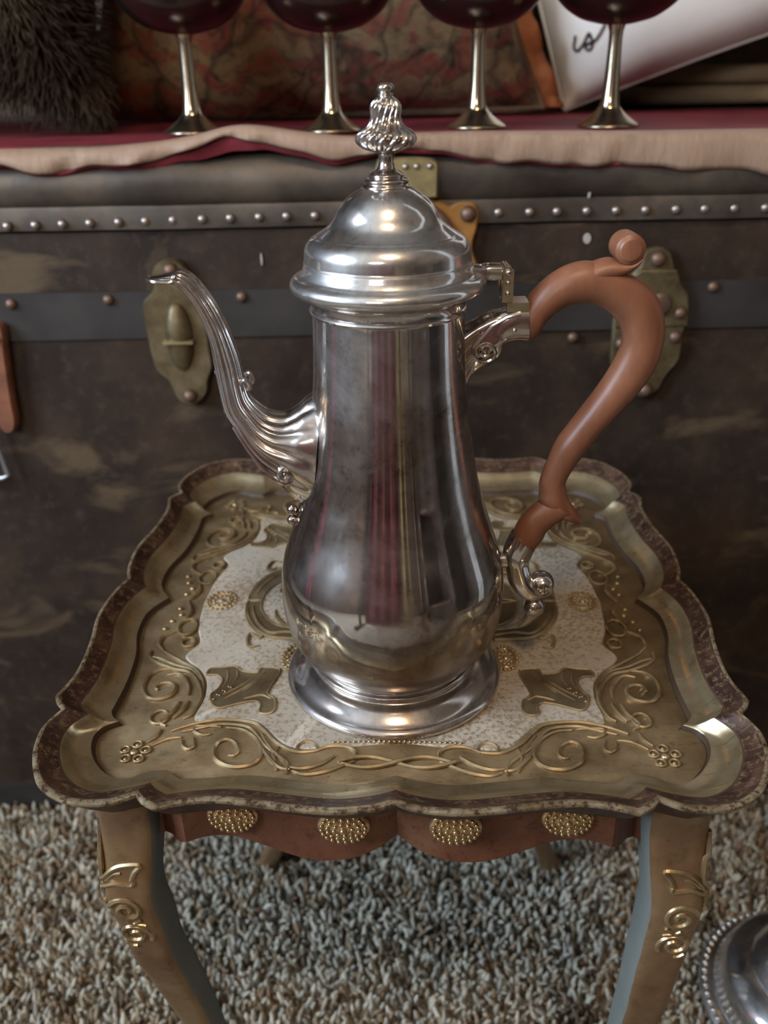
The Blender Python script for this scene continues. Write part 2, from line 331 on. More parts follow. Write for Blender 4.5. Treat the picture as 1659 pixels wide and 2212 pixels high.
ridges = {
 'border_scroll': ([(0.1094,-0.1156),(0.0996,-0.1106),(0.0865,-0.1073),(0.0712,-0.1092),(0.0648,-0.1144),(0.057,-0.1236),(0.0475,-0.1294),(0.0387,-0.129)], .0011),
 'spiral_scroll': ([(0.0832,-0.113),(0.0751,-0.1143),(0.0675,-0.1202),(0.0637,-0.1284),(0.0644,-0.1354),(0.0694,-0.1392),(0.0769,-0.1394),(0.0835,-0.1352),(0.086,-0.1289),(0.0849,-0.1233),(0.0808,-0.1214),(0.0764,-0.1242),(0.0746,-0.1291),(0.0758,-0.1322),(0.0785,-0.1322)], .0011),
 'leaf_vein': ([(0.0656,-0.1169),(0.0587,-0.1284),(0.0513,-0.1364),(0.0495,-0.144)], .0010),
 'leaf_vein_b': ([(0.0648,-0.1235),(0.0618,-0.13),(0.0542,-0.1394),(0.0487,-0.141)], .0010),
 'tendril': ([(0.0291,-0.1319),(0.0349,-0.1373),(0.0423,-0.1403),(0.0488,-0.1395)], .0010),
 'tendril_b': ([(0.0196,-0.1352),(0.0261,-0.139),(0.0335,-0.1427),(0.042,-0.1441),(0.0475,-0.1418)], .0010),
 'tendril_c': ([(0.0191,-0.1344),(0.0198,-0.1289),(0.0244,-0.1258),(0.0323,-0.1257),(0.0387,-0.1290)], .0010),
 'curl': ([(0.0372,-0.1280),(0.0391,-0.124),(0.0437,-0.1228),(0.0468,-0.1260),(0.0464,-0.1298)], .0009),
 'curl_b': ([(0.0899,-0.1175),(0.0937,-0.1183),(0.0981,-0.1157),(0.0982,-0.1123),(0.0925,-0.1119),(0.0856,-0.1125)], .0008),
 'curl_c': ([(0.0978,-0.1199),(0.0962,-0.1256),(0.0984,-0.1283),(0.1017,-0.1255),(0.1026,-0.1215)], .0008),
 'flower_stem': ([(0.1034,-0.1201),(0.1098,-0.1214),(0.1165,-0.1262)], .0008),
 'flower_stem_b': ([(0.1147,-0.1147),(0.1158,-0.1197),(0.1193,-0.1237)], .0008),
 'side_scroll': ([(0.1367,-0.05),(0.136,-0.0556),(0.1307,-0.0612),(0.1203,-0.0667),(0.1111,-0.0699),(0.1044,-0.0783),(0.1003,-0.0884),(0.1004,-0.0962),(0.1026,-0.1037),(0.1057,-0.1065)], .0011),
 'side_scroll_b': ([(0.1306,-0.05),(0.1249,-0.0546),(0.1162,-0.0613),(0.1077,-0.0678),(0.102,-0.0773),(0.1,-0.0864)], .0010),
 'side_spiral': ([(0.1196,-0.0667),(0.1272,-0.0677),(0.1318,-0.0729),(0.1324,-0.0822),(0.1283,-0.0901),(0.1228,-0.0921),(0.1177,-0.0902),(0.1154,-0.0863),(0.1162,-0.0813),(0.1196,-0.0787),(0.1239,-0.0792),(0.1257,-0.0827),(0.124,-0.0842)], .0011),
 'side_curl': ([(0.1075,-0.0884),(0.1083,-0.0824),(0.112,-0.0752),(0.1168,-0.0709),(0.1224,-0.072)], .0010),
 'knot': ([(0.1299,-0.05),(0.134,-0.0442),(0.1336,-0.0371),(0.1291,-0.0323),(0.1254,-0.0299)], .0011),
 'inner_scroll': ([(0.0527,-0.0352),(0.0641,-0.0327),(0.0731,-0.0338),(0.0803,-0.0264),(0.0854,-0.0149),(0.0874,-0.0056)], .0012),
 'inner_scroll_b': ([(0.0525,-0.0390),(0.0636,-0.0385),(0.0728,-0.0373),(0.0815,-0.030),(0.0885,-0.017),(0.0905,-.006)], .0010),
 'inner_scroll_c': ([(0.056,-0.030),(0.065,-0.0265),(0.0715,-0.018),(0.0735,-0.010)], .0010),
 'inner_curl': ([(0.0757,-0.035),(0.0788,-0.0386),(0.0841,-0.035),(0.085,-0.041),(0.0825,-0.0469),(0.0778,-0.0457)], .0011),
 'border_scroll_b': ([(.1040,-.1160),(.0960,-.1135),(.0860,-.1105),(.0740,-.1120),(.0685,-.1165),(.0610,-.1270),(.0530,-.1330)], .0009),
 'side_scroll_c': ([(.1345,-.0560),(.1290,-.0580),(.1200,-.0635),(.1100,-.0675),(.1035,-.0760)], .0009),
 'side_leaf': ([(.1105,-.0935),(.1120,-.1010),(.1165,-.1090),(.1130,-.1120)], .0010),
 'side_leaf_b': ([(.1060,-.0930),(.1075,-.1000),(.1110,-.1065)], .0010),
 'garland': ([(.1250,-.0200),(.1235,-.0120),(.1255,-.0050),(.1280,.0)], .0012),
 'front_leaf': ([(.0560,-.1262),(.0575,-.1330),(.0545,-.1420)], .0009),
 'leaf_rib_e': ([(.0705,-.0690),(.0735,-.0760),(.0800,-.0860)], .0008),
 'leaf_rib_f': ([(.0860,-.0680),(.0845,-.0740),(.0865,-.0800)], .0008),
 'leaf_rib': ([(0.0688,-0.0703),(0.0783,-0.0816),(0.0882,-0.0915)], .0008),
 'leaf_rib_b': ([(0.0744,-0.0723),(0.0821,-0.0816),(0.0899,-0.0885)], .0008),
 'leaf_rib_c': ([(0.0644,-0.0917),(0.0698,-0.0887),(0.0782,-0.0916)], .0008),
 'leaf_rib_d': ([(0.0907,-0.068),(0.0893,-0.0764),(0.0909,-0.0825)], .0008)}
import re as _re
def ring_pts(cx, cy, rx, ry, n=16, a0=0): return [(cx + rx * math.cos(a0 + 2 * PI * i / n), cy + ry * math.sin(a0 + 2 * PI * i / n)) for i in range(n)]
leaf_poly = [(0.0633,-0.0671),(0.0726,-0.0659),(0.0747,-0.0702),(0.0827,-0.0691),(0.0872,-0.0648),(0.0936,-0.0658),(0.1,-0.0668),(0.101,-0.0721),(0.0958,-0.0722),(0.0919,-0.0764),(0.0926,-0.0835),(0.0955,-0.0885),(0.0937,-0.0953),(0.09,-0.0991),(0.0848,-0.0973),(0.0777,-0.0945),(0.0717,-0.0936),(0.0688,-0.0965),(0.0687,-0.1022),(0.0643,-0.1031),(0.0614,-0.0994),(0.0625,-0.0917),(0.0667,-0.0877),(0.0656,-0.0807),(0.0638,-0.0745)]
scroll_poly = [(.0525, -.040), (.0636, -.0395), (.0728, -.0383), (.0825, -.031), (.0895, -.018), (.0915, -.004), (.0900, .0), (.0835, 0), (.0825, -.008), (.078, -.018), (.071, -.0255), (.062, -.029), (.0525, -.031)]
shell_poly = [(.054, -.024), (.062, -.0215), (.067, -.014), (.0685, -.004), (.068, 0), (.054, 0)]
def ornaments(sx, sy):
    for k, (pts, r) in ridges.items():
        P = spl(pts, 5); path = np.c_[P, np.full(len(P), TZ + (.0008 if k.startswith(('inner', 'leaf_rib')) else .0004))]
        vv, ff = tube(path, lambda t, r=r: 1.25 * r * (0.55 + 0.45 * math.sin(PI * min(1, max(0, t)))), 6)
        vv, ff = flip(vv, ff, sx, sy); mesh_obj(_re.sub(r'_[bcdef]$', '', k), vv, ff, GILT_RIDGE, tray)
    # five-petal corner flower
    mb = MB(); fc = (.1231, -.1306)
    mb.add(*ball((fc[0], fc[1], TZ + .0004), .0022, 10, .7))
    for i in range(5):
        a = PI / 2 + 2 * PI * i / 5; c = (fc[0] + .0052 * math.cos(a), fc[1] + .0052 * math.sin(a))
        mb.add(*tube([(*p, TZ + .0006) for p in ring_pts(*c, .0022, .0022, 14) + ring_pts(*c, .0022, .0022, 14)[:1]], .0007, 6))
        mb.add(*ball((c[0], c[1], TZ + .0002), .0012, 8, .7))
    mb.v, mb.f = flip(mb.v, mb.f, sx, sy); mb.obj('corner_flower', GILT_RIDGE, tray)
    for nm, poly, ex in (('acanthus_leaf', leaf_poly, 0), ('shell_scroll', scroll_poly, 0), ('shell_leaf', shell_poly, 0)):
        vv, ff = plate(spl(poly, 3, True), TZ, TZ + .0012, .0004); vv, ff = flip(vv, ff, sx, sy); mesh_obj(nm, vv, ff, LEAFBROWN, tray)
        P = spl(poly, 3, True); vv, ff = tube([(p[0], p[1], TZ + .0010) for p in np.vstack([P, P[:1]])], .0007, 6, False); vv, ff = flip(vv, ff, sx, sy); mesh_obj('leaf_edge', vv, ff, GILT_RIDGE, tray)
    mb = MB()
    for i in range(7): mb.add(*ball((.0862 + .0012 * i, -.0832 - .0016 * i + (.002 if i % 2 else 0), TZ + .0014), .0008, 6))
    mb.v, mb.f = flip(mb.v, mb.f, sx, sy); mb.obj('bead_row', GILT_RIDGE, tray)
    for c, rx, ry in (((.1217, -.0274), .0053, .0080), ((.1178, -.0425), .0036, .0042), ((.1178, -.1058), .0044, .0050)):
        pts = ring_pts(*c, rx, ry, 18); pts.append(pts[0]); vv, ff = tube([(*p, TZ + .0006) for p in pts], .0009, 6); vv, ff = flip(vv, ff, sx, sy); mesh_obj('oval_ring', vv, ff, GILT_RIDGE, tray)
    for c in ((.1323, -.0211), (.1306, -.0080), (.1285, -.0145), (.1345, -.029)):
        vv, ff = ball((c[0], c[1], TZ + .0003), .0016, 8, .8); vv, ff = flip(vv, ff, sx, sy); mesh_obj('pearl', vv, ff, GILT_RIDGE, tray)
mirror4(ornaments)
def rosette(cx, cy, rx, ry, n=18):
    mb = MB(); Z = TZ + .0007
    for i in range(n):
        a = 2 * PI * i / n; mb.add(*ball((cx + rx * math.cos(a), cy + ry * math.sin(a), Z + .0002), .0013, 6, .8, 5))
    for i in range(10):
        a = 2 * PI * i / 10; mb.add(*ball((cx + .55 * rx * math.cos(a), cy + .55 * ry * math.sin(a), Z + .0003), .0013, 6, .8, 5))
    mb.add(*ball((cx, cy, Z + .0003), .002, 8, .7, 5)); pts = ring_pts(cx, cy, rx * .78, ry * .78, 20); pts.append(pts[0])
    mb.add(*tube([(*p, Z) for p in pts], .0007, 5)); return mb
for c in ((.1075, 0), (-.1075, 0)): rosette(*c, .0085, .0095).obj('rosette', GILT_RIDGE, tray)
for sx in (1, -1):
    for sy in (1, -1): rosette(.057 * sx, .0561 * sy, .0062, .0105).obj('rosette', GILT_RIDGE, tray)
for sy in (1, -1):
    for ph in (0, PI):
        P = [(u, sy * (-.1362 + .0034 * math.sin(u / .0085 + ph)), TZ + .0008 + .0005 * math.cos(u / .0085 + ph)) for u in np.linspace(-.027, .027, 60)]
        vv, ff = tube(P, .0012, 6); mesh_obj('braid', vv, ff, GILT_RIDGE, tray)
    mb = MB()
    for u in np.linspace(-.030, .030, 26): mb.add(*ball((u, sy * (-.1222 - 0.0008 * abs(u) / .03), TZ + .0006), .0009, 6, 1, 5))
    mb.obj('bead_row', GILT_RIDGE, tray)

# aprons
OF = quad(oq); ofx = np.r_[-OF[::-1, 0], OF[1:, 0]]; ofv = np.r_[OF[::-1, 1], OF[1:, 1]]
def apron(name, half, depth, medal, rot):
    us = np.linspace(-half, half, 61); mb = MB(); n = len(us)
    def wav(u): return float(np.interp(abs(u), OF[:75, 0], OF[:75, 1])) + .1765
    def bot(u):
        a = abs(u) / half; return TZ - .040 + .0055 * math.cos(PI * 2 * (a - .33) / .9) * -1 + (0.003 if a > .93 else 0) + .003 * math.exp(-(u / .006) ** 2)
    fr = [-depth + 1.0 * wav(u) for u in us]
    rows = []
    for yo, zf in ((0, lambda u: TZ - .0085), (0, lambda u: bot(u) + .001), (.001, bot), (.010, bot), (.010, lambda u: TZ - .0085)):
        rows.append([(u, y + yo, zf(u)) for u, y in zip(us, fr)])
    v = [p for r in rows for p in r]; f = []
    for j in range(5):
        for i in range(n - 1):
            a = j * n + i; c = ((j + 1) % 5) * n + i; f.append((a, c, c + 1, a + 1))
    f.append(tuple(j * n for j in range(5))); f.append(tuple(j * n + n - 1 for j in range(4, -1, -1)))
    R = Matrix.Rotation(rot, 3, 'Z'); v = [R @ Vector(p) for p in v]
    o = mesh_obj(name, v, f, APRON, table)
    for u in medal:
        y = -depth + wav(u); mb = MB(); zc = TZ - .0205
        prof = [(1e-5, -.0005), (.0118, -.0005), (.0121, .001), (.0114, .0022), (.0098, .0024), (.0080, .0032), (1e-5, .0044)]
        vv, ff = lathe(prof, 32, cap=False); mb.add([(x, -z, yy * .78) for x, yy, z in vv], ff)
        for rr, k, br in ((.0100, 20, .0011), (.0072, 14, .0012), (.0042, 8, .0012), (0, 1, .0018)):
            for i in range(k):
                a = 2 * PI * i / k + rr * 40; mb.add(*ball((rr * math.cos(a), -.0031 - (.0106 - rr) * .12, rr * math.sin(a) * .78), br, 6, 1, 5))
        mo = mb.obj('medallion', MEDAL, o, ang=60); mo.location = R @ Vector((u, y, zc)); mo.rotation_euler = (0, 0, rot)
        mo['label'] = 'small gold beaded oval medallion'
    return o
ap = apron('apron', .113, .1475, (-.0755, -.0240, .0265, .0775), 0); ap['label'] = 'red-brown wavy front apron'
apron('apron', .113, .1475, (), PI); apron('apron', .118, .134, (), PI / 2); apron('apron', .118, .134, (), -PI / 2)

# cabriole legs
LEG = [(.390, 0.0, .0150, .0150), (.372, .0025, .0150, .0148), (.350, .0075, .0145, .0143), (.328, .0095, .0138, .0138), (.306, .0075, .0132, .0130), (.280, .0045, .0126, .0124), (.250, -.0020, .0118, .0116), (.200, -.0120, .0100, .0100), (.140, -.0165, .0085, .0085), (.080, -.0130, .0078, .0078), (.035, .000, .0085, .0085), (.012, .0095, .0105, .0105), (.0, .0120, .0110, .0110)]
LEGS_ALL = spl([(z, d - .0055 * min(1, max(0, (.39 - z) / .04)) * (1 if z > .2 else .6), hx * .88, hy * .90) for z, d, hx, hy in LEG], 4)
def leg(sx, sy):
    n = 20; v = []; f = []; mi = []; bx, by = (.1255 if sx > 0 else .1235), .1435
    # the hand-carved legs are not quite alike: the right ones sweep inwards less
    LEGS = LEGS_ALL.copy(); ex = np.interp(-LEGS[:, 0], [-.33, -.28, -.25, -.20, -.10, 0], [0, .0030, .0085, .0130, .010, 0]) if sx > 0 else np.interp(-LEGS[:, 0], [-.30, -.25, -.20, -.10, 0], [0, .0028, .0035, .002, 0])
    LEGS[:, 1] += ex
    if sx > 0: LEGS[:, 2] *= 1.10
    for z, d, hx, hy in LEGS:
        for i in range(n):
            a = 2 * PI * (i + .5) / n; ca, sa = math.cos(a), math.sin(a); p = .42
            x = math.copysign(abs(ca) ** p, ca) * hx; y = math.copysign(abs(sa) ** p, sa) * hy
            v.append((sx * (bx + d) + x, sy * (by + d) + y, z))
    L = len(LEGS)
    for j in range(L - 1):
        for i in range(n):
            k = (i + 1) % n; q = (j * n + i, (j + 1) * n + i, (j + 1) * n + k, j * n + k); f.append(q)
            a = 2 * PI * (i + 1) / n; nx, ny = math.cos(a), math.sin(a)
            inner = nx * sx < -.72; mi.append(1 if inner else 0)
    f.append(tuple(range(n))); mi.append(0); f.append(tuple((L - 1) * n + i for i in range(n - 1, -1, -1))); mi.append(0)
    o = mesh_obj('leg', v, f, None, table, True, 50, [LEGGOLD, LEGGREY], mi)
    if sy > 0: return
    def surf(a, z):   # a: offset across the front face, positive outward -> point on the front face, wrapping past the corner
        d = np.interp(-z, -LEGS[:, 0], LEGS[:, 1]); hx = np.interp(-z, -LEGS[:, 0], LEGS[:, 2]); hy = np.interp(-z, -LEGS[:, 0], LEGS[:, 3])
        if a <= hx * .86: return (sx * (bx + d + a), sy * (by + d) - hy * .99 * (1 - .12 * max(0, a / hx) ** 6), z)
        e = min((a - hx * .86), hy); return (sx * (bx + d + hx * .97), sy * (by + d) - hy * .94 + e, z)
    def carve(pts, r=.0013):
        P = spl(pts, 6); vv, ff = tube([surf(a, z) for a, z in P], r, 6); mesh_obj('carved_scroll', vv, ff, GILT_RIDGE, o)
    def spiral(c, r0, turns, flipz=1, a0=0): return [(c[0] + r0 * (1 - .8 * t) * math.cos(a0 + turns * 2 * PI * t), c[1] + flipz * r0 * (1 - .8 * t) * math.sin(a0 + turns * 2 * PI * t)) for t in np.linspace(0, 1, 22)]
    carve([(.0125, .3400), (.010, .3460), (.004, .3515), (-.006, .3525), (-.0035, .3480), (-.002, .3430)])
    carve([(.0125, .3385), (.006, .3415), (-.002, .3405), (-.003, .3430)]); carve([(.0105, .3425), (.007, .3465), (.003, .3475)], .0008)
    carve([(.013, .3400), (.0115, .350), (.0125, .362), (.0155, .373)]); carve([(.0145, .3400), (.0175, .352), (.0175, .364), (.0155, .373)]); carve([(.014, .341), (.0150, .352), (.0155, .364)], .0008)
    carve([(.0125, .3385), (.014, .331), (.0125, .328)])
    carve(spiral((.0020, .3235), .0084, 1.5, 1, .3)); carve([(-.0035, .3165), (.001, .3125), (.004, .314)], .001)
    carve(spiral((.0030, .3035), .0082, 1.5, -1, 2.6)); carve([(-.004, .3110), (.0005, .3120), (.004, .3105)], .001)
    carve([(.009, .2965), (.0065, .2945), (.004, .2945)], .001)
for sx in (1, -1):
    for sy in (1, -1): leg(sx, sy)

# ------------------------------------------------------------------ coffee pot
PX, PY = .0036, .3768
PZ = TZ + .0007
pot = empty('coffee_pot', (PX, PY, PZ)); tag(pot, 'tall tarnished silver coffee pot with curved brown wooden handle on the tray', 'coffee pot')
foot = [(.0500, 0), (.0545, 0), (.0556, .0012), (.0554, .0028), (.0540, .0042), (.0522, .0050), (.0505, .0060), (.0480, .0080), (.0452, .0098), (.0425, .0108), (.0416, .0116), (.0420, .0128), (.0413, .0140), (.0400, .0146), (.0396, .0156), (.0404, .0168), (.0390, .0178)]
v, f = lathe(spl(foot, 4), 128); o = mesh_obj('foot', v, f, SILVER_CAST, pot); o['label'] = 'stepped round silver foot'
body = [(.0385, .0170), (.0425, .0188), (.0470, .0232), (.0512, .0300), (.0538, .0385), (.0549, .0480), (.0550, .0570), (.0538, .0685), (.0505, .0795), (.0456, .0942), (.0428, .1044), (.0403, .1144), (.0369, .1356), (.0346, .1554), (.0336, .1681), (.0328, .1884), (.0328, .1912)]
prof = np.vstack([spl(body, 6), [(.0336, .1914), (.0340, .1922), (.0336, .1932), (.0330, .1936), (.0330, .1960), (.0350, .1985), (.0385, .1997), (.0380, .2003), (.030, .2003)]])
v, f = lathe(prof, 160); o = mesh_obj('body', v, f, SILVER, pot); o['label'] = 'pear-shaped silver body with mirror finish'
lidp = spl([(.0380, .2002), (.0402, .2005), (.0414, .2020), (.0416, .2036), (.0408, .2052), (.0392, .2064), (.0372, .2072)], 4)
lidp2 = spl([(.0368, .2078), (.0360, .2092), (.0354, .2112), (.0351, .2118)], 3)
lidp3 = [(.0354, .2121), (.0351, .2126)]
lidp4 = spl([(.0351, .2130), (.0350, .2145), (.0347, .2172), (.0338, .2192), (.0323, .2211), (.0305, .2224)], 4)
lidp5 = [(.0299, .2226), (.0297, .2229), (.0291, .2231)]
lidp6 = spl([(.0286, .2234), (.0263, .2249), (.0238, .2268), (.0219, .2292), (.0204, .2320), (.0185, .2348), (.0158, .2375), (.0125, .2396), (.0100, .2408)], 5)
v, f = lathe(np.vstack([lidp, lidp2, lidp3, lidp4, lidp5, lidp6]), 128); lid = mesh_obj('lid', v, f, SILVER_LID, pot); lid['label'] = 'domed silver lid with stepped flange'
fin = spl([(.0100, .2404), (.0098, .2416), (.0088, .2424), (.0090, .2434), (.0084, .2442), (.0070, .2448), (.0072, .2456), (.0060, .2466), (.0040, .2478), (.0031, .2500), (.0031, .2525), (.0036, .2536)], 4)
whorl = spl([(.0036, .2536), (.0046, .2541), (.0080, .2552), (.0103, .2568), (.0113, .2588), (.0109, .2608), (.0094, .2622), (.0076, .2632), (.0062, .2648), (.0056, .2668), (.0058, .2690), (.0057, .2708), (.0049, .2724), (.0039, .2736)], 7)
top = spl([(.0034, .2738), (.0028, .2744), (.0031, .2749), (.0024, .2754), (.0030, .2760), (.0034, .2772), (.0028, .2784), (.0014, .2790), (.00002, .2791)], 4)
def tw(r, z, a):
    if .2538 < z < .2737:
        k = min(1, (z - .2538) / .002, (.2737 - z) / .0015); return r * (1 + .22 * k * (abs(math.sin(7 * a - (z - .2538) * 430)) - .6))
    return r
v, f = lathe(np.vstack([fin, whorl, top]), 224, twist=tw); o = mesh_obj('finial', v, f, SILVER_CAST, lid, ang=70); o['label'] = 'twisted flame finial'
# hinge
mb = MB()
mb.add(*loft_pairs([(.0345, .2095), (.0390, .2092), (.0425, .2098), (.0475, .2097)], [(.0345, .2060), (.0395, .2045), (.0425, .2036), (.0475, .2034)], lambda t, h: .0058, 16, 4, power=.4))
for y0, y1 in ((-.0065, -.0025), (-.0020, .0020), (.0025, .0065)):
    pr = [(1e-5, y0), (.0024, y0), (.0024, y1), (1e-5, y1)]; vv, ff = lathe(pr, 16, cap=False); mb.add([(x + .0497, z, yy + .2072) for x, yy, z in vv], ff)
mb.add(*box(.0478, .0524, -.0064, -.0018, .1948, .2080)); mb.add(*box(.0478, .0524, .0018, .0064, .1948, .2080))
hin = mb.obj('hinge', SILVER_CAST, lid)
mb = MB(); 
for z in (.2030, .1985): mb.add(*ball((.0497, -.0061, z), .0012, 8))
mb.add(*ball((.0497, -.0066, .2072), .0016, 10)); mb.obj('hinge_pin', SILVER_CAST, hin) if False else None
for z, r in ((.2030, .0012), (.1985, .0012), (.2072, .0016)):
    vv, ff = ball((.0501, -.0065, z), r, 10); mesh_obj('hinge_pin', vv, ff, SILVER_CAST, lid)
# spout
SPU = [(-0.1007,0.207),(-0.0918,0.2085),(-0.0866,0.21),(-0.0819,0.2073),(-0.0772,0.2011),(-0.0727,0.193),(-0.0693,0.1842),(-0.066,0.1723),(-0.0643,0.1602),(-0.0626,0.1537),(-0.059,0.1491),(-0.0542,0.1457),(-0.0474,0.145),(-0.0415,0.1485),(-0.0367,0.1526),(-0.0300,0.1560)]
SPL = [(-0.1009,0.2058),(-0.0913,0.2043),(-0.0883,0.2024),(-0.085,0.1984),(-0.0819,0.1926),(-0.0795,0.1855),(-0.078,0.1788),(-0.0771,0.1668),(-0.0762,0.1587),(-0.0745,0.1473),(-0.0707,0.1394),(-0.0664,0.13),(-0.0612,0.1217),(-0.0531,0.1131),(-0.0471,0.1051),(-0.0370,0.0963)]
def sw(t, h): return float(np.interp(t, [0, .06, .13, .3, .5, .65, .8, 1], [.0035, .0060, .0065, .0068, .0078, .0105, .0150, .0200]))
def sfl(t, a):
    k = float(np.interp(t, [0, .1, .45, .55, .8, .92, 1], [0, .12, .12, .17, .16, .10, 0])); return 1 + k * .8 * (abs(math.sin(6.5 * a + .35)) - .7)
v, f = loft_pairs(SPU, SPL, sw, 156, 8, flute=sfl); sp = mesh_obj('spout', v, f, SILVER_CAST, pot, ang=75); sp['label'] = 'fluted swan-neck silver spout'
for (x, z), r in zip([(-0.0764,0.1648),(-0.0749,0.1551),(-0.074,0.1467),(-0.0734,0.1443),(-0.0657,0.1309)], (.0016, .0015, .0017, .0014, .0013)):
    vv, ff = ball((x + .0002, 0, z), r, 10); mesh_obj('spout_bead', vv, ff, SILVER_CAST, sp)
for (x, z), r in zip([(-.0470, .0980), (-.0472, .0925)], (.0026, .0027)):
    vv, ff = ball((x, -.004, z), r, 12); mesh_obj('spout_bead', vv, ff, SILVER_CAST, sp)
for s in (-1, 1):
    P = [(-.0476 + (.0044 * (1 - .75 * t)) * math.cos(-2.6 + 3.4 * PI * t), s * (.0148 + .0012 * t), .1214 + (.0050 * (1 - .75 * t)) * math.sin(-2.6 + 3.4 * PI * t)) for t in np.linspace(0, 1, 50)]
    P = [(-.0700, s * .0080, .142), (-.0640, s * .0105, .132), (-.0570, s * .0130, .1225), (-.0520, s * .0143, .1185)] + P[3:]
    vv, ff = tube(spl(P, 3), lambda t: .0011 + .0006 * t, 8); mesh_obj('spout_scroll', vv, ff, SILVER_CAST, sp)
    vv, ff = ball((-.0476, s * .0150, .1214), .0016, 10); mesh_obj('spout_bead', vv, ff, SILVER_CAST, sp)
    P = [(-.0888, s * .0058, .2072), (-.0905, s * .0062, .2060), (-.0930, s * .0060, .2058), (-.0980, s * .0048, .2060), (-.1012, s * .0015, .2063)]
    vv, ff = tube(spl(P, 5), .0011, 8); mesh_obj('spout_lip', vv, ff, SILVER_CAST, sp)
    vv, ff = ball((-.0888, s * .0058, .2074), .0019, 10); mesh_obj('spout_bead', vv, ff, SILVER_CAST, sp)
    P = [(-.0668, s * .0045, .1570), (-.0650, s * .0052, .1620), (-.0628, s * .0050, .1622), (-.0618, s * .0046, .1592), (-.0632, s * .0048, .1578)]
    vv, ff = tube(spl(P, 5), .0012, 8); mesh_obj('spout_leaf', vv, ff, SILVER_CAST, sp)
# wooden handle
HO = [(0.0593,0.1938),(0.0612,0.1974),(0.0654,0.202),(0.071,0.2063),(0.0778,0.2094),(0.0854,0.2101),(0.095,0.2076),(0.1031,0.2042),(0.1101,0.2),(0.1163,0.193),(0.1198,0.1833),(0.1201,0.1721),(0.1171,0.1613),(0.1114,0.1516),(0.1041,0.1425),(0.0973,0.1337),(0.0917,0.1252),(0.0865,0.1172),(0.0826,0.1087),(0.083,0.1041),(0.0842,0.0996),(0.0881,0.0937),(0.0919,0.0877)]
HN = [(0.0609,0.1764),(0.0647,0.1788),(0.0677,0.1843),(0.0722,0.1888),(0.0774,0.1917),(0.084,0.1926),(0.0876,0.1921),(0.0914,0.1905),(0.0959,0.1874),(0.1,0.1827),(0.1019,0.1768),(0.1012,0.1712),(0.0977,0.1627),(0.0929,0.154),(0.0874,0.1455),(0.0817,0.1368),(0.0765,0.1286),(0.073,0.1189),(0.0702,0.109),(0.0703,0.1033),(0.0708,0.0979),(0.0783,0.0904),(0.0903,0.0852)]
mb = MB()
mb.add(*loft_pairs(HO, HN, lambda t, h: min(.0082, h * 1.0) if t < .93 else min(.0060, h * 1.4), 32, 6))
mb.add(*loft_pairs([(0.0745,0.1010),(0.0718,0.0987),(0.0668,0.0945),(0.0629,0.0899),(0.0603,0.0852),(0.0593,0.0812)], [(0.0880,0.0905),(0.0836,0.0888),(0.0786,0.0856),(0.0753,0.0821),(0.0735,0.0777),(0.0696,0.0719)], lambda t, h: .0068, 28, 6))
hd = mb.obj('handle', WOOD, pot, ang=60); hd['label'] = 'S-curved brown wooden handle'
mb = MB()
mb.add(*loft_pairs([(.0830, .2085), (.0890, .2108), (.0935, .2114), (.0975, .2106), (.1010, .2100), (.1046, .2118)], [(.0850, .1990), (.0910, .2015), (.0965, .2030), (.1015, .2052), (.1048, .2085), (.1062, .2120)], lambda t, h: .0072, 24, 6))
prr = spl([(1e-5, -.0078), (.0040, -.0078), (.0046, -.0074), (.0060, -.0066), (.0063, -.0050), (.0063, .0050), (.0060, .0066), (.0046, .0074), (1e-5, .0078)], 2)
vv, ff = lathe(prr, 32, cap=False); mb.add([(x + .1000, z, y + .2155) for x, y, z in vv], [tuple(reversed(q)) for q in ff])
o = mb.obj('thumb_scroll', WOOD, hd, ang=50)
# sockets
UA = [(0.0597,0.1936),(0.054,0.193),(0.0493,0.191),(0.0439,0.1896),(0.0392,0.1873),(0.035,0.1849),(0.0308,0.1826),(0.0278,0.1808)]
UB = [(0.0605,0.1768),(0.0548,0.1771),(0.0499,0.1754),(0.0483,0.1704),(0.0429,0.1666),(0.0368,0.1623),(0.0333,0.1558),(0.0295,0.1579)]
mb = MB(); mb.add(*loft_pairs(UA, UB, lambda t, h: float(np.interp(t, [0, .3, .6, 1], [.0070, .0066, .0060, .0075])), 40, 6, flute=lambda t, a: 1 + (.05 * math.cos(7 * a) if t > .35 else 0), power=.8))
mb.add(*box(.0502, .0596, -.0062, .0062, .1905, .1945))
us = mb.obj('upper_socket', SILVER_CAST, pot, ang=50)
for s in (-1, 1):
    P = [(.0417 + (.0062 * (1 - .85 * t)) * math.cos(1.9 + 3.6 * PI * t), s * (.0062 + .0008 * t), .1736 + (.0056 * (1 - .85 * t)) * math.sin(1.9 + 3.6 * PI * t)) for t in np.linspace(0, 1, 60)]
    P = [(.0560, s * .0066, .1900), (.0500, s * .0066, .1885), (.0440, s * .0064, .1850)] + P[3:]
    vv, ff = tube(P, .0009, 8); mesh_obj('socket_scroll', vv, ff, SILVER_CAST, us)
    vv, ff = ball((.0536, s * .0064, .1827), .0013, 10); mesh_obj('socket_pin', vv, ff, SILVER_LID, us)
SA = [(0.0584,0.0822),(0.0558,0.0757),(0.0547,0.07),(0.0561,0.0625),(0.0583,0.0532),(0.0622,0.0472),(0.0688,0.0431),(0.0751,0.0458)]
SB = [(0.0700,0.0725),(0.0684,0.068),(0.0675,0.0643),(0.0681,0.0606),(0.0698,0.0563),(0.0716,0.0538),(0.0731,0.0521),(0.0747,0.0521)]
mb = MB(); mb.add(*loft_pairs(SA, SB, lambda t, h: .0068 if t < .6 else .0068 - .0025 * (t - .6), 40, 6, flute=lambda t, a: 1 + .035 * math.cos(7 * a)))
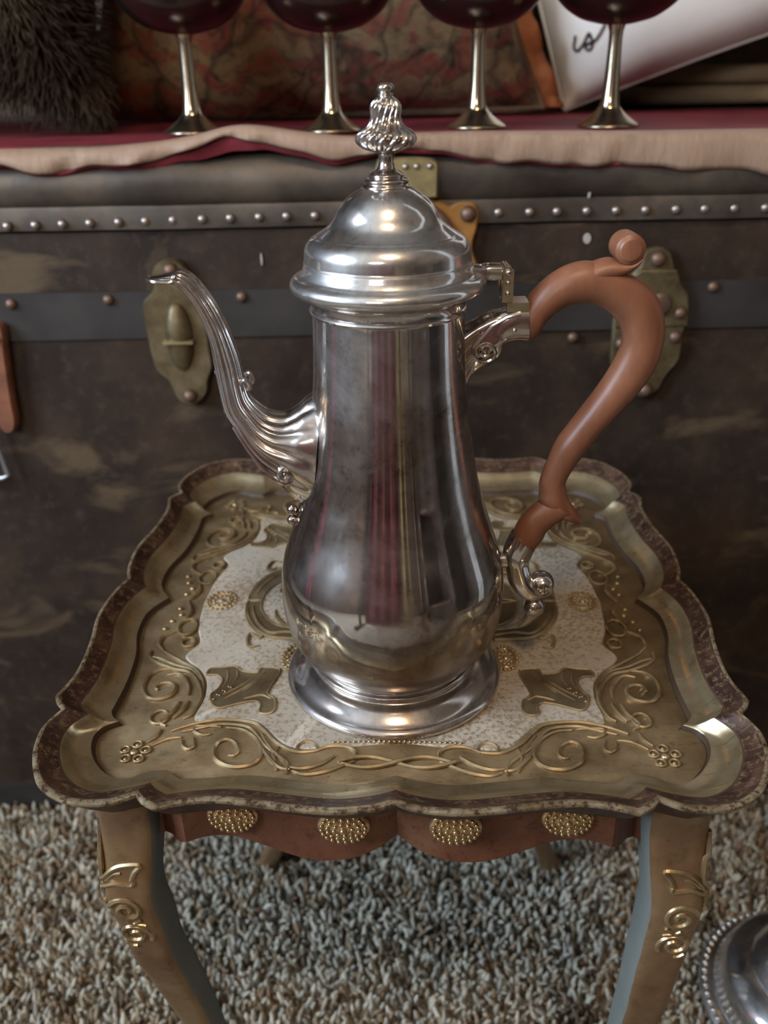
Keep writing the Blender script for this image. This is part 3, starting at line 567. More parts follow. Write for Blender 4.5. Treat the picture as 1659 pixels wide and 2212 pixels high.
mb.add(*ball((.0744, 0, .0520), .0066, 20, 1, 14)); mb.add(*tube([(.050, 0, .066), (.054, 0, .066), (.058, 0, .066)], .0040, 12))
ls = mb.obj('lower_socket', SILVER_CAST, pot, ang=60)
vv, ff = ball((.0716, 0, .0385), .0055, 16, 1.0, 12); mesh_obj('drop_bead', vv, ff, SILVER_CAST, ls)
for s in (-1, 1):
    vv, ff = ball((.0631, s * .0064, .0688), .0011, 10); mesh_obj('socket_pin', vv, ff, SILVER_LID, ls)
    P = [(.0744 + (.0052 * (1 - .8 * t)) * math.cos(-2.2 + 3 * PI * t), s * (.0046 + .0022 * t), .0520 + (.0052 * (1 - .8 * t)) * math.sin(-2.2 + 3 * PI * t)) for t in np.linspace(0, 1, 40)]
    vv, ff = tube(P, .0008, 6); mesh_obj('socket_scroll', vv, ff, SILVER_CAST, ls)

# ------------------------------------------------------------------ steamer trunk
t = NT('trunk_leather')
_a = t.noise(9, 8, 0.65); _s = t.noise(5.0, 6, 0.6, co=t.co((1.6, 1, 3.4)), dist=0.9); _f = t.noise(90, 5, 0.7)
_c = t.ramp(_a, [(0.35, (0.016, 0.010, 0.008)), (0.5, (0.032, 0.020, 0.014)), (0.65, (0.058, 0.036, 0.023))])
_c = t.mix(t.val(_s, 0.53, 0.66, 0, 0.8), _c, (0.125, 0.086, 0.050))
_c = t.mix(t.val(_f, 0.52, 0.7, 0, 0.6), _c, (0.075, 0.052, 0.038)); t.bump(_f, 0.3, 0.001)
TRUNK = t.set(_c, 0.6, 0, **{'Specular IOR Level': 0.25})
t = NT('trunk_metal_band'); _a = t.noise(14, 6, 0.6); _f = t.noise(120, 5, 0.7)
_c = t.ramp(_a, [(0.3, (0.028, 0.024, 0.023)), (0.6, (0.055, 0.049, 0.048)), (0.8, (0.085, 0.065, 0.05))]); _c = t.mix(t.val(_f, 0.62, 0.8, 0, 0.4), _c, (0.14, 0.09, 0.06)); t.bump(_f, 0.2, 0.0006)
BAND = t.set(_c, 0.48, 0.35)
t = NT('trunk_lid_metal'); _a = t.noise(12, 6, 0.6); _f = t.noise(70, 5, 0.75)
_c = t.ramp(_a, [(0.35, (0.034, 0.025, 0.020)), (0.5, (0.072, 0.056, 0.044)), (0.65, (0.13, 0.10, 0.074))]); _c = t.mix(t.val(_f, 0.55, 0.75, 0, 0.6), _c, (0.05, 0.033, 0.022)); t.bump(_f, 0.25, 0.0008)
LIDM = t.set(_c, 0.5, 0.35)
NAIL = m_simple('nail_steel', (0.34, 0.29, 0.26), 0.38, 0.85, var=0.4, scale=60)
RUST = m_simple('rusty_nail', (0.16, 0.10, 0.07), 0.5, 0.6, var=0.4, scale=80)
t = NT('aged_brass'); _a = t.noise(45, 6, 0.65); _c = t.ramp(_a, [(0.3, (0.09, 0.06, 0.03)), (0.55, (0.20, 0.155, 0.085)), (0.75, (0.29, 0.24, 0.15))]); t.bump(_a, 0.2, 0.001)
BRASS = t.set(_c, 0.42, 0.65)
BRASSYELLOW = m_simple('yellow_brass', (0.42, 0.34, 0.17), 0.42, 0.7, var=0.3, scale=60)  # brighter, yellower brass than the aged plates
COPPER = m_simple('orange_lock_brass', (0.48, 0.23, 0.07), 0.4, 0.55, var=0.25, scale=50)
LEATHER = m_simple('red_brown_leather', (0.20, 0.075, 0.04), 0.5, var=0.35, scale=50)
STEEL = m_simple('dull_steel', (0.40, 0.40, 0.41), 0.4, 0.9, var=0.2)
DY, TX0, TX1, TB = .68, -.62, .60, 1.28
trunk = empty('steamer_trunk', (0, DY, 0)); tag(trunk, 'old dark brown steamer trunk with nail-studded lid and brass latches behind the table', 'trunk')
def tb(name, args, mat, parent=trunk, ang=30):
    x0, x1, y0, y1, z0, z1 = args; v, f = box(x0, x1, y0 - DY, y1 - DY, z0, z1); return mesh_obj(name, v, f, mat, parent, True, ang)
bodyt = tb('trunk_body', (TX0, TX1, DY, TB, 0, .574), TRUNK)
# lid: rounded front edge, swept profile along x
prof = [(.0, .575), (-.0035, .576), (-.004, .590), (-.003, .5925), (-.0045, .594), (-.008, .599), (-.0095, .607), (-.008, .615), (-.003, .6225), (.006, .6275), (.02, .6295), (TB - DY, .630), (TB - DY, .575)]
xs = np.linspace(TX0, TX1, 80); v = []; f = []
for x in xs:
    wv = .0012 * math.sin(x * 31) + .0008 * math.sin(x * 77 + 1)
    for y, z in prof: v.append((x, y - (wv if y < 0 else 0), z + (wv * .6 if .594 < z < .629 else 0)))
n = len(prof)
for i in range(len(xs) - 1):
    for j in range(n):
        k = (j + 1) % n; f.append((i * n + j, (i + 1) * n + j, (i + 1) * n + k, i * n + k))
f.append(tuple(range(n))); f.append(tuple((len(xs) - 1) * n + j for j in range(n - 1, -1, -1)))
lidt = mesh_obj('trunk_lid', v, f, LIDM, trunk, True, 40)
band = tb('metal_band', (TX0, TX1, DY - .0022, DY + .001, .4935, .5300), BAND)
tb('corner_edge', (TX0, TX1, DY - .004, DY + .02, .0, .035), BAND)
NX = [-0.2945,-0.2736,-0.253,-0.233,-0.2127,-0.1914,-0.1715,-0.1512,-0.1296,-0.109,-0.0877,-0.0675,-0.0466,-.0255,-.0045,.0883,0.1112,0.1314,0.1533,0.1749,0.1965,0.2188,0.24,0.2617,0.2847,.3060]
NZ = np.interp(NX, [-.28, -.07, .29], [.580, .5834, .5828])
nailm = bpy.data.meshes.new('nail'); vv, ff = lathe([(.0036, .0), (.0035, .0008), (.0028, .0021), (.0015, .0030), (1e-5, .0033)], 12)
nailm.from_pydata([(x, -z, y) for x, y, z in vv], [], ff); nailm.materials.append(NAIL); nailm.shade_smooth()
nailr = nailm.copy(); nailr.materials.clear(); nailr.materials.append(RUST)
def put_nail(x, z, parent, yy=-.0038, mesh=None, s=1.0, name='nail'):
    o = bpy.data.objects.new(name, mesh or nailm); COL.objects.link(o); o.parent = parent; o.location = (x, yy, z); o.scale = (s, s, s); return o
for x, z in zip(NX, NZ): put_nail(x, float(z), lidt)
for x, z in ((-.2832, .5225), (-.2083, .5243), (-.106, .5245), (-.045, .5245), (.14, .526), (.2556, .5253), (.151, .4879)): put_nail(x, z, band, -.0021, nailr, 1.25)
# latches
LL = [(-0.1573,0.5549),(-0.1663,0.5517),(-0.1712,0.544),(-0.1721,0.5323),(-0.1807,0.5232),(-0.1818,0.5152),(-0.1814,0.4989),(-0.18,0.4793),(-0.1774,0.4679),(-0.1688,0.4591),(-0.1649,0.4459),(-0.1558,0.4391),(-0.1472,0.4411),(-0.1392,0.4498),(-0.1374,0.4599),(-0.1328,0.4713),(-0.1334,0.4854),(-0.1333,0.4993),(-0.1345,0.513),(-0.135,0.5218),(-0.1429,0.5331),(-0.1440,0.5448),(-0.1491,0.5526)]
v, f = plate(spl(LL, 3, True), -.0015, -.0085, .0016, 'y'); la = mesh_obj('latch', v, f, BRASS, trunk, True, 35); la['label'] = 'worn brass latch plate with domed hasp behind the spout'
vv, ff = ball((0, 0, 0), .0110, 24, 2.45, 18)
o = mesh_obj('latch_dome', [(x - .1560, y * .75 - .0085, z + .4955) for x, y, z in vv], ff, BRASS, la)
o = mesh_obj('latch_seam', *box(-.1675, -.1445, -.0178, -.0080, .4925, .4945), BRASSYELLOW, la, True, 30)
put_nail(-.1564, .547, la, -.0085, nailr, 1.6, 'rivet'); put_nail(-.1534, .4479, la, -.0085, nailr, 1.6, 'rivet')
LR = [(0.2087,0.5564),(0.2025,0.5553),(0.198,0.5523),(0.1966,0.5437),(0.191,0.5359),(0.1843,0.5232),(0.1813,0.5035),(0.1809,0.4952),(0.1816,0.4713),(0.1848,0.4607),(0.1964,0.4472),(0.2077,0.4384),(0.2144,0.4397),(0.2224,0.4449),(0.2277,0.4572),(0.2362,0.4702),(0.236,0.4899),(0.2375,0.4974),(0.2369,0.5107),(0.2349,0.5222),(0.2292,0.5288),(0.2236,0.5401),(0.2217,0.5456),(0.2189,0.5519),(0.2145,0.5551)]
v, f = plate(spl(LR, 3, True), -.0015, -.0080, .0016, 'y'); lr = mesh_obj('latch', v, f, BRASS, trunk, True, 35); lr['label'] = 'worn brass latch plate behind the wooden handle'
upper = [p for p in LR if p[1] > .4965]; upper = [(.1812, .4965)] + [p for p in reversed(upper[:]) ][::-1]
v, f = plate([(.1815, .4970), (.2372, .4970), (.2369, .5107), (.2346, .5222), (.2290, .5288), (.2238, .5400), (.1975, .5400), (.1912, .5355), (.1848, .5232), (.1818, .5035)][::-1], -.0078, -.0100, .0008, 'y'); mesh_obj('latch_flap', v, f, BRASS, lr, True, 30)
for x, z, s in ((.2089, .5482, 1.7), (.2303, .5076, 1.4), (.2296, .4883, 1.4), (.2112, .4451, 1.6), (.1880, .4840, 1.4)): put_nail(x, z, lr, -.0098 if z > .497 and z < .54 else -.0078, nailr, s, 'rivet')
v, f = lathe([(.0085, 0), (.0085, .003), (.0065, .005), (1e-5, .0055)], 24); mesh_obj('lock_boss', [(x + .2140, -z - .0098, y + .5150) for x, y, z in v], f, RUST, lr)
# centre hasp and lock
v, f = plate(spl([(.0000, .6215), (.0130, .6225), (.0300, .6225), (.0425, .6200), (.0436, .6100), (.0432, .5975), (.0410, .5948), (.0250, .5940), (.0000, .5942)], 3, True), -.006, -.0120, .0015, 'y'); hs = mesh_obj('lid_hasp', v, f, BRASSYELLOW, trunk, True, 35); hs['label'] = 'yellow brass hasp plate behind the pot lid'
for x in (.020, .028, .0375): put_nail(x, .6165, hs, -.0115, None, .7, 'rivet')
v, f = plate(spl([(.000, .5935), (.030, .5945), (.0471, .5912), (.0529, .5889), (.0586, .591), (.069, .5908), (.0725, .5874), (.0734, .5786), (.0724, .5713), (.0703, .5646), (.0699, .5561), (.0745, .5430), (.0650, .535), (.02, .530), (-.02, .535), (-.028, .560), (-.024, .586)], 3, True), -.003, -.0085, .0015, 'y'); lk = mesh_obj('trunk_lock', v, f, COPPER, trunk, True, 35); lk['label'] = 'orange brass lock plate behind the pot lid'
P = [(.022 + .036 * math.cos(a), -.0100, .552 + .040 * math.sin(a)) for a in np.linspace(-.4, PI + .4, 40)]; vv, ff = tube(P, .0030, 10); mesh_obj('lock_ring', vv, ff, RUST, lk)
put_nail(.0657, .5832, lk, -.0085, nailr, 1.7, 'rivet'); put_nail(-.018, .575, lk, -.0085, nailr, 1.7, 'rivet')
PFL = m_simple('pale_paint_fleck', (0.42, 0.38, 0.33), 0.7)
for (x, z, w_, h_), pr_ in (((.1541, .5975, .0012, .0060), lidt), ((.1562, .5627, .0030, .0040), bodyt), ((-.0888, .5520, .0009, .0050), bodyt), ((.1515, .4880, .0016, .0028), bodyt)):
    v, f = plate(ring_pts(x, z, w_, h_, 10), .001, -.0011 if pr_ is bodyt else -.0052, .0002, 'y'); mesh_obj('paint_fleck', v, f, PFL, pr_)
# leather pull handle at the far left with steel loop
v, f = plate(spl([(-.336, .512), (-.300, .5105), (-.2898, .5064), (-.2915, .489), (-.2930, .4691), (-.2945, .4458), (-.2950, .4300), (-.299, .4205), (-.307, .4195), (-.311, .430), (-.316, .460), (-.330, .480), (-.345, .490)], 3, True), -.003, -.012, .002, 'y'); hl = mesh_obj('leather_tab', v, f, LEATHER, trunk, True, 40); hl['label'] = 'red-brown leather tab at left edge'
v, f = tube([(-.340, -.006, .440), (-.3190, -.008, .430), (-.3160, -.008, .405), (-.3130, -.008, .3815), (-.318, -.008, .3785), (-.345, -.008, .3770)], .0022, 8); mesh_obj('steel_loop', v, f, STEEL, hl)
v, f = plate([(-.305, .500), (-.296, .503), (-.293, .497), (-.300, .491)], -.011, -.014, .0008, 'y'); mesh_obj('brass_tack', v, f, BRASSYELLOW, hl)

# ------------------------------------------------------------------ table runner on trunk
t = NT('maroon_cloth'); _w = t.noise(400, 3, 0.6); t.bump(_w, 0.3, 0.0008)
MAROON = t.set(t.ramp(t.noise(30, 4), [(0.3, (0.15, 0.020, 0.028)), (0.7, (0.25, 0.040, 0.052))]), 0.65, 0, **{'Specular IOR Level': 0.15})
t = NT('tan_satin'); t.bump(t.noise(60, 4, co=t.co((3, 1, 1))), 0.4, 0.002)
TAN = t.set(t.ramp(t.noise(18, 4), [(0.3, (0.30, 0.19, 0.13)), (0.7, (0.40, 0.275, 0.20))]), 0.5, 0, **{'Specular IOR Level': 0.3})
ctx = [-.62, -.40, -0.2701,-0.2032,-0.1531,-0.1262,-0.1027,-0.0831,-0.0571,-0.0178,0.0119,0.0613,0.1273,0.1934,0.2789, .40, .60]
ctz = [.628, .628, 0.6284,0.6315,0.6350,0.6390,0.6450,0.6443,0.6399,0.6353,0.6372,0.6378,0.6367,0.6355,0.6355, .6345, .634]
cbx = [-.62, -.40, -0.2698,-0.2375,-0.2039,-0.1536,-0.123,-0.1023,-0.0833,-0.0575,-0.0314,-0.0049,0.0216,0.0447,0.0779,0.1278,0.1947,0.2818, .40, .60]
cbz = [.618, .619, 0.6212,0.6169,0.6194,0.6237,0.6308,0.6410,0.6347,0.6281,0.6221,0.6241,0.6300,0.6248,0.6196,0.6165,0.6128,0.6081, .607, .606]
runner = empty('table_runner', (0, DY, 0)); tag(runner, 'maroon cloth runner with tan satin hem draped over the trunk top', 'table runner')
xs = np.linspace(-.60, .58, 240)
zt = np.interp(xs, ctx, ctz); zb = np.interp(xs, cbx, cbz)
ker = np.ones(5) / 5; zt = np.convolve(np.pad(zt, 2, 'edge'), ker, 'valid'); zb = np.convolve(np.pad(zb, 2, 'edge'), ker, 'valid')
zb = zb + np.array([.0012 * math.sin(x * 61) * math.sin(x * 23 + 1) for x in xs]) + .0009 * np.sin(xs * 160) * np.sin(xs * 41) + .0008 * np.sin(xs * 97 + 2)
base = .6325
def rows_obj(name, rows, mat, thick=.0015):
    n = len(xs); v = [p for r in rows for p in r]; f = []
    for j in range(len(rows) - 1):
        for i in range(n - 1): f.append((j * n + i, j * n + i + 1, (j + 1) * n + i + 1, (j + 1) * n + i))
    o = mesh_obj(name, v, f, mat, runner, True, 60)
    m = o.modifiers.new('thickness', 'SOLIDIFY'); m.thickness = thick; m.offset = 1; return o
def lift(x, y):  # fold ridge running back from the raised hem
    return max(0, 1 - (y) / .16)
top_rows = []
for y in (.40, .30, .20, .12, .07, .035, .012, .0):
    top_rows.append([(x, y + .0, base + (max(z, base) - base) * lift(x, y) + .0006 * math.sin(x * 40 + y * 30)) for x, z in zip(xs, zt)])
rows_obj('cloth_field', top_rows, MAROON)
HF = [random.uniform(-.6, .6) for _ in range(22)]; HA = [random.uniform(.0024, .0060) for _ in range(22)]
def crease(x): return sum(HA[i] * math.exp(-((x - HF[i]) / .0060) ** 2) * (1 if i % 2 else -1) for i in range(22))
def hem(k, off): return [(x, -.0115 - off - .0012 * math.sin(x * 95) * k - crease(x + .012 * k) * k, (max(a, .6300) * (1 - k) + b * k)) for x, a, b in zip(xs, zt, zb)]
hem_rows = [[(x, .010, max(z, base) * .999 + .0012) for x, z in zip(xs, zt)], [(x, -.004, max(z, base - .001) + .0008) for x, z in zip(xs, zt)], hem(.06, 0), hem(.30, .0015), hem(.6, .0022), hem(.85, .002), hem(1.0, .0008)]
o = rows_obj('satin_hem', hem_rows, TAN); o['label'] = 'tan satin hem'
wl = np.interp(xs, [-.3, -.2, -.14, -.11, -.095, -.08, .0, .02, .05, .3], [.002, .0022, .006, .011, .008, .004, .003, .004, .0022, .0015])
und = [[(x, -.0100, b + .001) for x, b in zip(xs, zb)], [(x, -.0095, b - .4 * q) for x, b, q in zip(xs, zb, wl)], [(x, -.0075, b - q) for x, b, q in zip(xs, zb, wl)], [(x, -.003, b - q * .6) for x, b, q in zip(xs, zb, wl)]]
rows_obj('lining_edge', und, MAROON, .001)

# ------------------------------------------------------------------ goblets
t = NT('dark_goblet_bowl'); _a = t.noise(28, 5, 0.6); _b = t.noise(14, 4)
_c = t.ramp(_a, [(0.3, (0.055, 0.045, 0.04)), (0.55, (0.085, 0.06, 0.055)), (0.75, (0.055, 0.07, 0.085))]); GOBB = t.set(t.mix(t.val(_b, .45, .65, 0, .6), _c, (0.065, 0.028, 0.030)), 0.22, 0.9)
GOBS = m_silver('goblet_stem_silver', tarnish=(0.40, 0.27, 0.13), amount=(0.40, 0.65), rlo=0.12, rhi=0.25, base=(0.55, 0.49, 0.38))
gfoot = spl([(.0220, 0), (.0226, .0010), (.0212, .0026), (.0165, .0058), (.0115, .0095), (.0082, .0130)], 4)
gstem = spl([(.0082, .0130), (.0074, .0150), (.0064, .0200), (.0055, .0320), (.0050, .0450), (.0048, .0560), (.0050, .0620), (.0062, .0665)], 4)
gbowl = spl([(.0062, .0665), (.0130, .0675), (.0260, .0710), (.0385, .0790), (.0462, .0890), (.0488, .1010), (.0494, .1160), (.0485, .1320), (.0465, .1480)], 5)
ginner = spl([(.0450, .1480), (.0470, .1320), (.0478, .1160), (.0468, .1030), (.0430, .0915), (.0355, .0820), (.0240, .0745), (.00002, .0730)], 5)
meshes = []
for prof, mat, nm in ((gfoot, GOBS, 'goblet_foot'), (gstem, GOBS, 'stem'), (np.vstack([gbowl, ginner]), GOBB, 'bowl')):
    v, f = lathe(prof, 48, cap=False); o = mesh_obj(nm, v, f, mat, None, True, 60); meshes.append((nm, o.data)); bpy.data.objects.remove(o)
gl = [(-.1400, .735, 'leftmost tarnished metal goblet, in front of the brown fur cushion', 'G'), (-.0340, .735, 'tarnished metal goblet second from left, just left of the pot finial', 'G'), (.0765, .735, 'tarnished metal goblet just right of the pot finial, before the paisley cushion', 'G'), (.1775, .735, 'rightmost tarnished metal goblet, in front of the white pillow', 'G')]
for (x, y, lab, _), s, gz in zip(gl, (1.0, 1.0, 1.0, 1.03), (.6372, .6366, .6372, .6362)):
    g = empty('goblet', (x, y, gz)); tag(g, lab, 'goblet', 'goblets standing on the trunk')
    for nm, me in meshes:
        o = bpy.data.objects.new(nm, me); COL.objects.link(o); o.parent = g; o.scale = (s, s, s)

# ------------------------------------------------------------------ cushions
def pillow(w, h, d, n=36, pinch=.12, edge=.004, pz_=None):
    pz_ = pinch if pz_ is None else pz_
    v = []; f = []
    for side in (1, -1):
        for j in range(n + 1):
            for i in range(n + 1):
                a, b = -1 + 2 * i / n, -1 + 2 * j / n
                k = (1 - abs(a) ** 2.6) * (1 - abs(b) ** 2.6); th = edge + d / 2 * max(k, 0) ** .55
                x = a * w / 2 * (1 - pinch * (1 - b * b) * abs(a) ** 3); y = b * h / 2 * (1 - pz_ * (1 - a * a) * abs(b) ** 3)
                wr = .0025 * math.sin(9 * a + 5 * b) * math.sin(7 * b - 3 * a) * k
                v.append((x, -side * (th + wr), y))
        o_ = 0 if side == 1 else (n + 1) ** 2
        for j in range(n):
            for i in range(n):
                q = (o_ + j * (n + 1) + i, o_ + j * (n + 1) + i + 1, o_ + (j + 1) * (n + 1) + i + 1, o_ + (j + 1) * (n + 1) + i); f.append(q if side == 1 else tuple(reversed(q)))
    N = (n + 1) ** 2; bd = [i for i in range(n + 1)] + [(j) * (n + 1) + n for j in range(1, n + 1)] + [n * (n + 1) + i for i in range(n - 1, -1, -1)] + [j * (n + 1) for j in range(n - 1, 0, -1)]
    for a, b in zip(bd, bd[1:] + bd[:1]): f.append((b, a, a + N, b + N))
    return v, f, [v[i] for i in bd], N
def xf(v, R): return [tuple(R @ Vector(p)) for p in v]
# paisley tapestry cushion
t = NT('paisley_tapestry')
_v = t.n('ShaderNodeTexVoronoi', feature='DISTANCE_TO_EDGE'); _v.inputs['Scale'].default_value = 13; t.l(t.mix(.12, t.co(), t.noise(9, 3)), _v.inputs['Vector'])
_w = t.n('ShaderNodeTexWave', wave_type='RINGS'); _w.inputs['Scale'].default_value = 9; _w.inputs['Distortion'].default_value = 9; _w.inputs['Detail'].default_value = 3; _w.inputs['Detail Scale'].default_value = 2.2; t.l(t.co(), _w.inputs['Vector'])
_n1 = t.noise(26, 4, .6, dist=1.5); _n2 = t.noise(60, 4, .7)
_c = t.ramp(_n1, [(0.34, (0.030, 0.018, 0.011)), (0.44, (0.11, 0.07, 0.036)), (0.52, (0.19, 0.135, 0.07)), (0.58, (0.21, 0.045, 0.03)), (0.68, (0.07, 0.07, 0.04))])
_c = t.mix(t.val(_w.outputs['Fac'], .55, .75, 0, .6), _c, (0.24, 0.17, 0.09))
_c = t.mix(t.val(_w.outputs['Fac'], .30, .12, 0, .55), _c, (0.22, 0.04, 0.03))
_c = t.mix(t.val(_v.outputs['Distance'], .05, .0, 0, .7), _c, (0.025, 0.016, 0.012))
_c = t.mix(t.val(_n2, .55, .7, 0, .5), _c, (0.03, 0.02, 0.015)); t.bump(t.noise(500, 2), .4, .001)
PAIS = t.set(_c, 0.85)
ORANGE = m_simple('orange_trim_fabric', (0.34, 0.10, 0.03), 0.7, var=0.25, scale=60)
R = Matrix.Rotation(math.radians(-14), 3, 'X') @ Matrix.Rotation(math.radians(-2), 3, 'Y')
pz = empty('paisley_cushion', (-.073, 1.045, .634)); tag(pz, 'dark paisley tapestry cushion with orange trim standing behind the goblets', 'cushion')
v, f, bd, N = pillow(.47, .44, .17, pinch=.20, pz_=.02); sh = Vector((0, 0, .212))
def rest(p): return (p[0], p[1], max(p[2], .0006))   # settled on the runner
mesh_obj('cover', [rest(R @ Vector(p) + sh) for p in v], f, PAIS, pz, True, 60)
pb = [tuple(R @ Vector((p[0] * 1.005, 0, p[2] * 1.005)) + sh) for p in bd]; pb = [(x, y, max(z, .005)) for x, y, z in pb]; vv, ff = tube(pb + pb[:1], .0045, 8, False); mesh_obj('piping', vv, ff, m_simple('piping_brown', (0.11, 0.065, 0.035), 0.8, var=.3, scale=80), pz)
# orange flange at the right end
fl = []; nn = 40; ff = []
for j in range(nn + 1):
    b_ = -1 + 2 * j / nn
    for k, ex in enumerate((.0, .010, .020, .028)):
        p = Vector(((.47 / 2 * (1 - .20 * (1 - b_ * b_)) - .004 + ex), .006 * math.sin(j * 1.7) * k / 3 * 1.2, b_ * .22)); fl.append(rest(R @ p + sh))
for j in range(nn):
    for k in range(3): a = j * 4 + k; ff.append((a, a + 1, a + 5, a + 4))
o = mesh_obj('orange_flange', fl, ff, ORANGE, pz); md = o.modifiers.new('t', 'SOLIDIFY'); md.thickness = .003
# white pillow with script
t = NT('white_cotton'); t.bump(t.noise(700, 2), .25, .0006); WHITEC = t.set(t.ramp(t.noise(20, 3), [(0.3, (0.88, 0.86, 0.83)), (0.7, (0.92, 0.90, 0.88))]), 0.8)
BLACK = m_simple('black_print', (0.015, 0.015, 0.017), 0.7)
wp = empty('white_pillow', (.365, 1.13, .634)); tag(wp, 'white pillow with black script lettering leaning behind the rightmost goblet', 'pillow')
R2 = Matrix.Rotation(math.radians(-18), 3, 'X') @ Matrix.Rotation(math.radians(-17), 3, 'Y')
v, f, bd, N = pillow(.48, .46, .16, pinch=.03); low = min((R2 @ Vector(p)).z for p in v); sh2 = Vector((0, 0, -low))
mesh_obj('cover', [tuple(R2 @ Vector(p) + sh2) for p in v], f, WHITEC, wp, True, 60)
WP = (R2, sh2)
vv, ff = tube([tuple(R2 @ Vector((p[0], 0, p[2])) + sh2) for p in bd + bd[:1]], .0022, 6, False); mesh_obj('seam', vv, ff, WHITEC, wp)
def pthk(x, z, w, h, d, edge=.004):
    a, b = max(-1, min(1, x / (w / 2))), max(-1, min(1, z / (h / 2))); return edge + d / 2 * max((1 - abs(a) ** 2.6) * (1 - abs(b) ** 2.6), 0) ** .55
for st in ([(-0.2173, -0.1697), (-0.2185, -0.1735), (-0.2202, -0.1775), (-0.2204, -0.1812), (-0.2186, -0.1835), (-0.2155, -0.1828), (-0.2109, -0.1793), (-0.2075, -0.1754), (-0.2047, -0.173)],
           [(-0.2047, -0.173), (-0.204, -0.177), (-0.2032, -0.1809), (-0.204, -0.1845), (-0.2061, -0.1876), (-0.2084, -0.1874), (-0.2102, -0.1851), (-0.2102, -0.1822), (-0.2065, -0.1817), (-0.2015, -0.182), (-0.1969, -0.1796), (-0.1913, -0.1745), (-0.1889, -0.1722)]):
    P = spl(st, 5); vv, ff = tube([(x, -pthk(x, z, .48, .46, .16) - .0006, z) for x, z in P], .0012, 8)
    mesh_obj('lettering', [tuple(R2 @ Vector(p) + sh2) for p in vv], ff, BLACK, wp)
# fur cushion
t = NT('brown_fur'); _c = t.ramp(t.noise(16, 5, .6), [(0.3, (0.012, 0.008, 0.006)), (0.55, (0.034, 0.022, 0.014)), (0.75, (0.075, 0.050, 0.030))]); FUR = t.set(_c, 0.9, 0, **{'Specular IOR Level': 0.08})
fu = empty('fur_cushion', (-.385, .865, .634)); tag(fu, 'dark brown faux fur cushion at the upper left', 'cushion')
R3 = Matrix.Rotation(math.radians(-12), 3, 'X') @ Matrix.Rotation(math.radians(6), 3, 'Y')
v, f, bd, N = pillow(.36, .40, .17); low = min((R3 @ Vector(p)).z for p in v); sh3 = Vector((0, 0, -low))
vw = [R3 @ Vector(p) + sh3 for p in v]; mesh_obj('cover', vw, f, FUR, fu, True, 60)
VA = np.array([tuple(p) for p in vw]); fa = np.array([q for q in f[:36 * 36]]); ns = 18000
fi = RNG.integers(0, len(fa), ns); w4 = RNG.dirichlet([1, 1, 1, 1], ns); root = (VA[fa[fi]] * w4[:, :, None]).sum(1)
nr = np.cross(VA[fa[fi][:, 1]] - VA[fa[fi][:, 0]], VA[fa[fi][:, 3]] - VA[fa[fi][:, 0]]); nr /= np.linalg.norm(nr, axis=1)[:, None] + 1e-9
if nr[:, 1].mean() > 0: nr = -nr
clump = np.c_[np.sin(root[:, 0] * 37 + root[:, 2] * 21), np.zeros(ns), np.cos(root[:, 2] * 29 - root[:, 0] * 17)]
dirn = nr * .45 + np.array([.25, -.1, -.75]) + clump * .35 + RNG.normal(0, .18, (ns, 3)); dirn /= np.linalg.norm(dirn, axis=1)[:, None]; ln = RNG.uniform(.012, .026, ns)[:, None]
side = np.cross(dirn, [0, -1, .2]); side /= np.linalg.norm(side, axis=1)[:, None] + 1e-9
a = root - side * .0008; b_ = root + side * .0008; c = root + dirn * ln * .6 + nr * .003; tip = root + dirn * ln
SV = np.stack([a, b_, c + side * .0005, c - side * .0005, tip], 1).reshape(-1, 3); SV[:, 2] = np.maximum(SV[:, 2], .001); k = np.arange(ns) * 5
SF = [(q, q + 1, q + 2, q + 3) for q in k] + [(q + 3, q + 2, q + 4) for q in k]
o = mesh_obj('fur_pile', SV, SF, FUR, fu, True, 0); o['kind'] = 'stuff'
# sofa back and tan throw at right
t = NT('ribbed_brown_fabric'); _w = t.n('ShaderNodeTexWave'); _w.inputs['Scale'].default_value = 60; t.l(t.co(), _w.inputs['Vector']); t.bump(_w.outputs['Fac'], .5, .003)
SOFA = t.set(t.ramp(t.noise(40, 4), [(0.3, (0.075, 0.050, 0.034)), (0.7, (0.13, 0.09, 0.06))]), 0.85)
sofa = empty('sofa', (0, 1.50, 0)); tag(sofa, 'brown ribbed sofa back behind the cushions', 'sofa')
def rbox(x0, x1, y0, y1, z0, z1, r=.04):
    v, f = box(x0, x1, y0, y1, z0, z1); return v, f
def bev(o, w, seg=4): m = o.modifiers.new('bevel', 'BEVEL'); m.width = w; m.segments = seg; return o
bev(mesh_obj('backrest', *box(-1.0, .95, -.10, .14, .30, 1.02), SOFA, sofa), .06); bev(mesh_obj('sofa_base', *box(-1.0, .95, -.16, .2, .0, .30), SOFA, sofa), .03)
THROW = NT('tan_throw_fabric'); THROW.bump(THROW.noise(120, 4), .5, .003)
THROW = THROW.set(THROW.ramp(THROW.noise(14, 4), [(0.3, (0.22, 0.15, 0.085)), (0.7, (0.33, 0.24, 0.15))]), 0.85)
th = empty('folded_throw', (.46, 1.19, .634)); tag(th, 'folded tan throw blanket lying beside the white pillow', 'throw')
for k in range(2):
    o = mesh_obj('fold', *box(-.16 + .008 * k, .15, -.06 + .01 * k, .085, .0005 + .021 * k, .0205 + .021 * k), THROW, th); bev(o, .009)

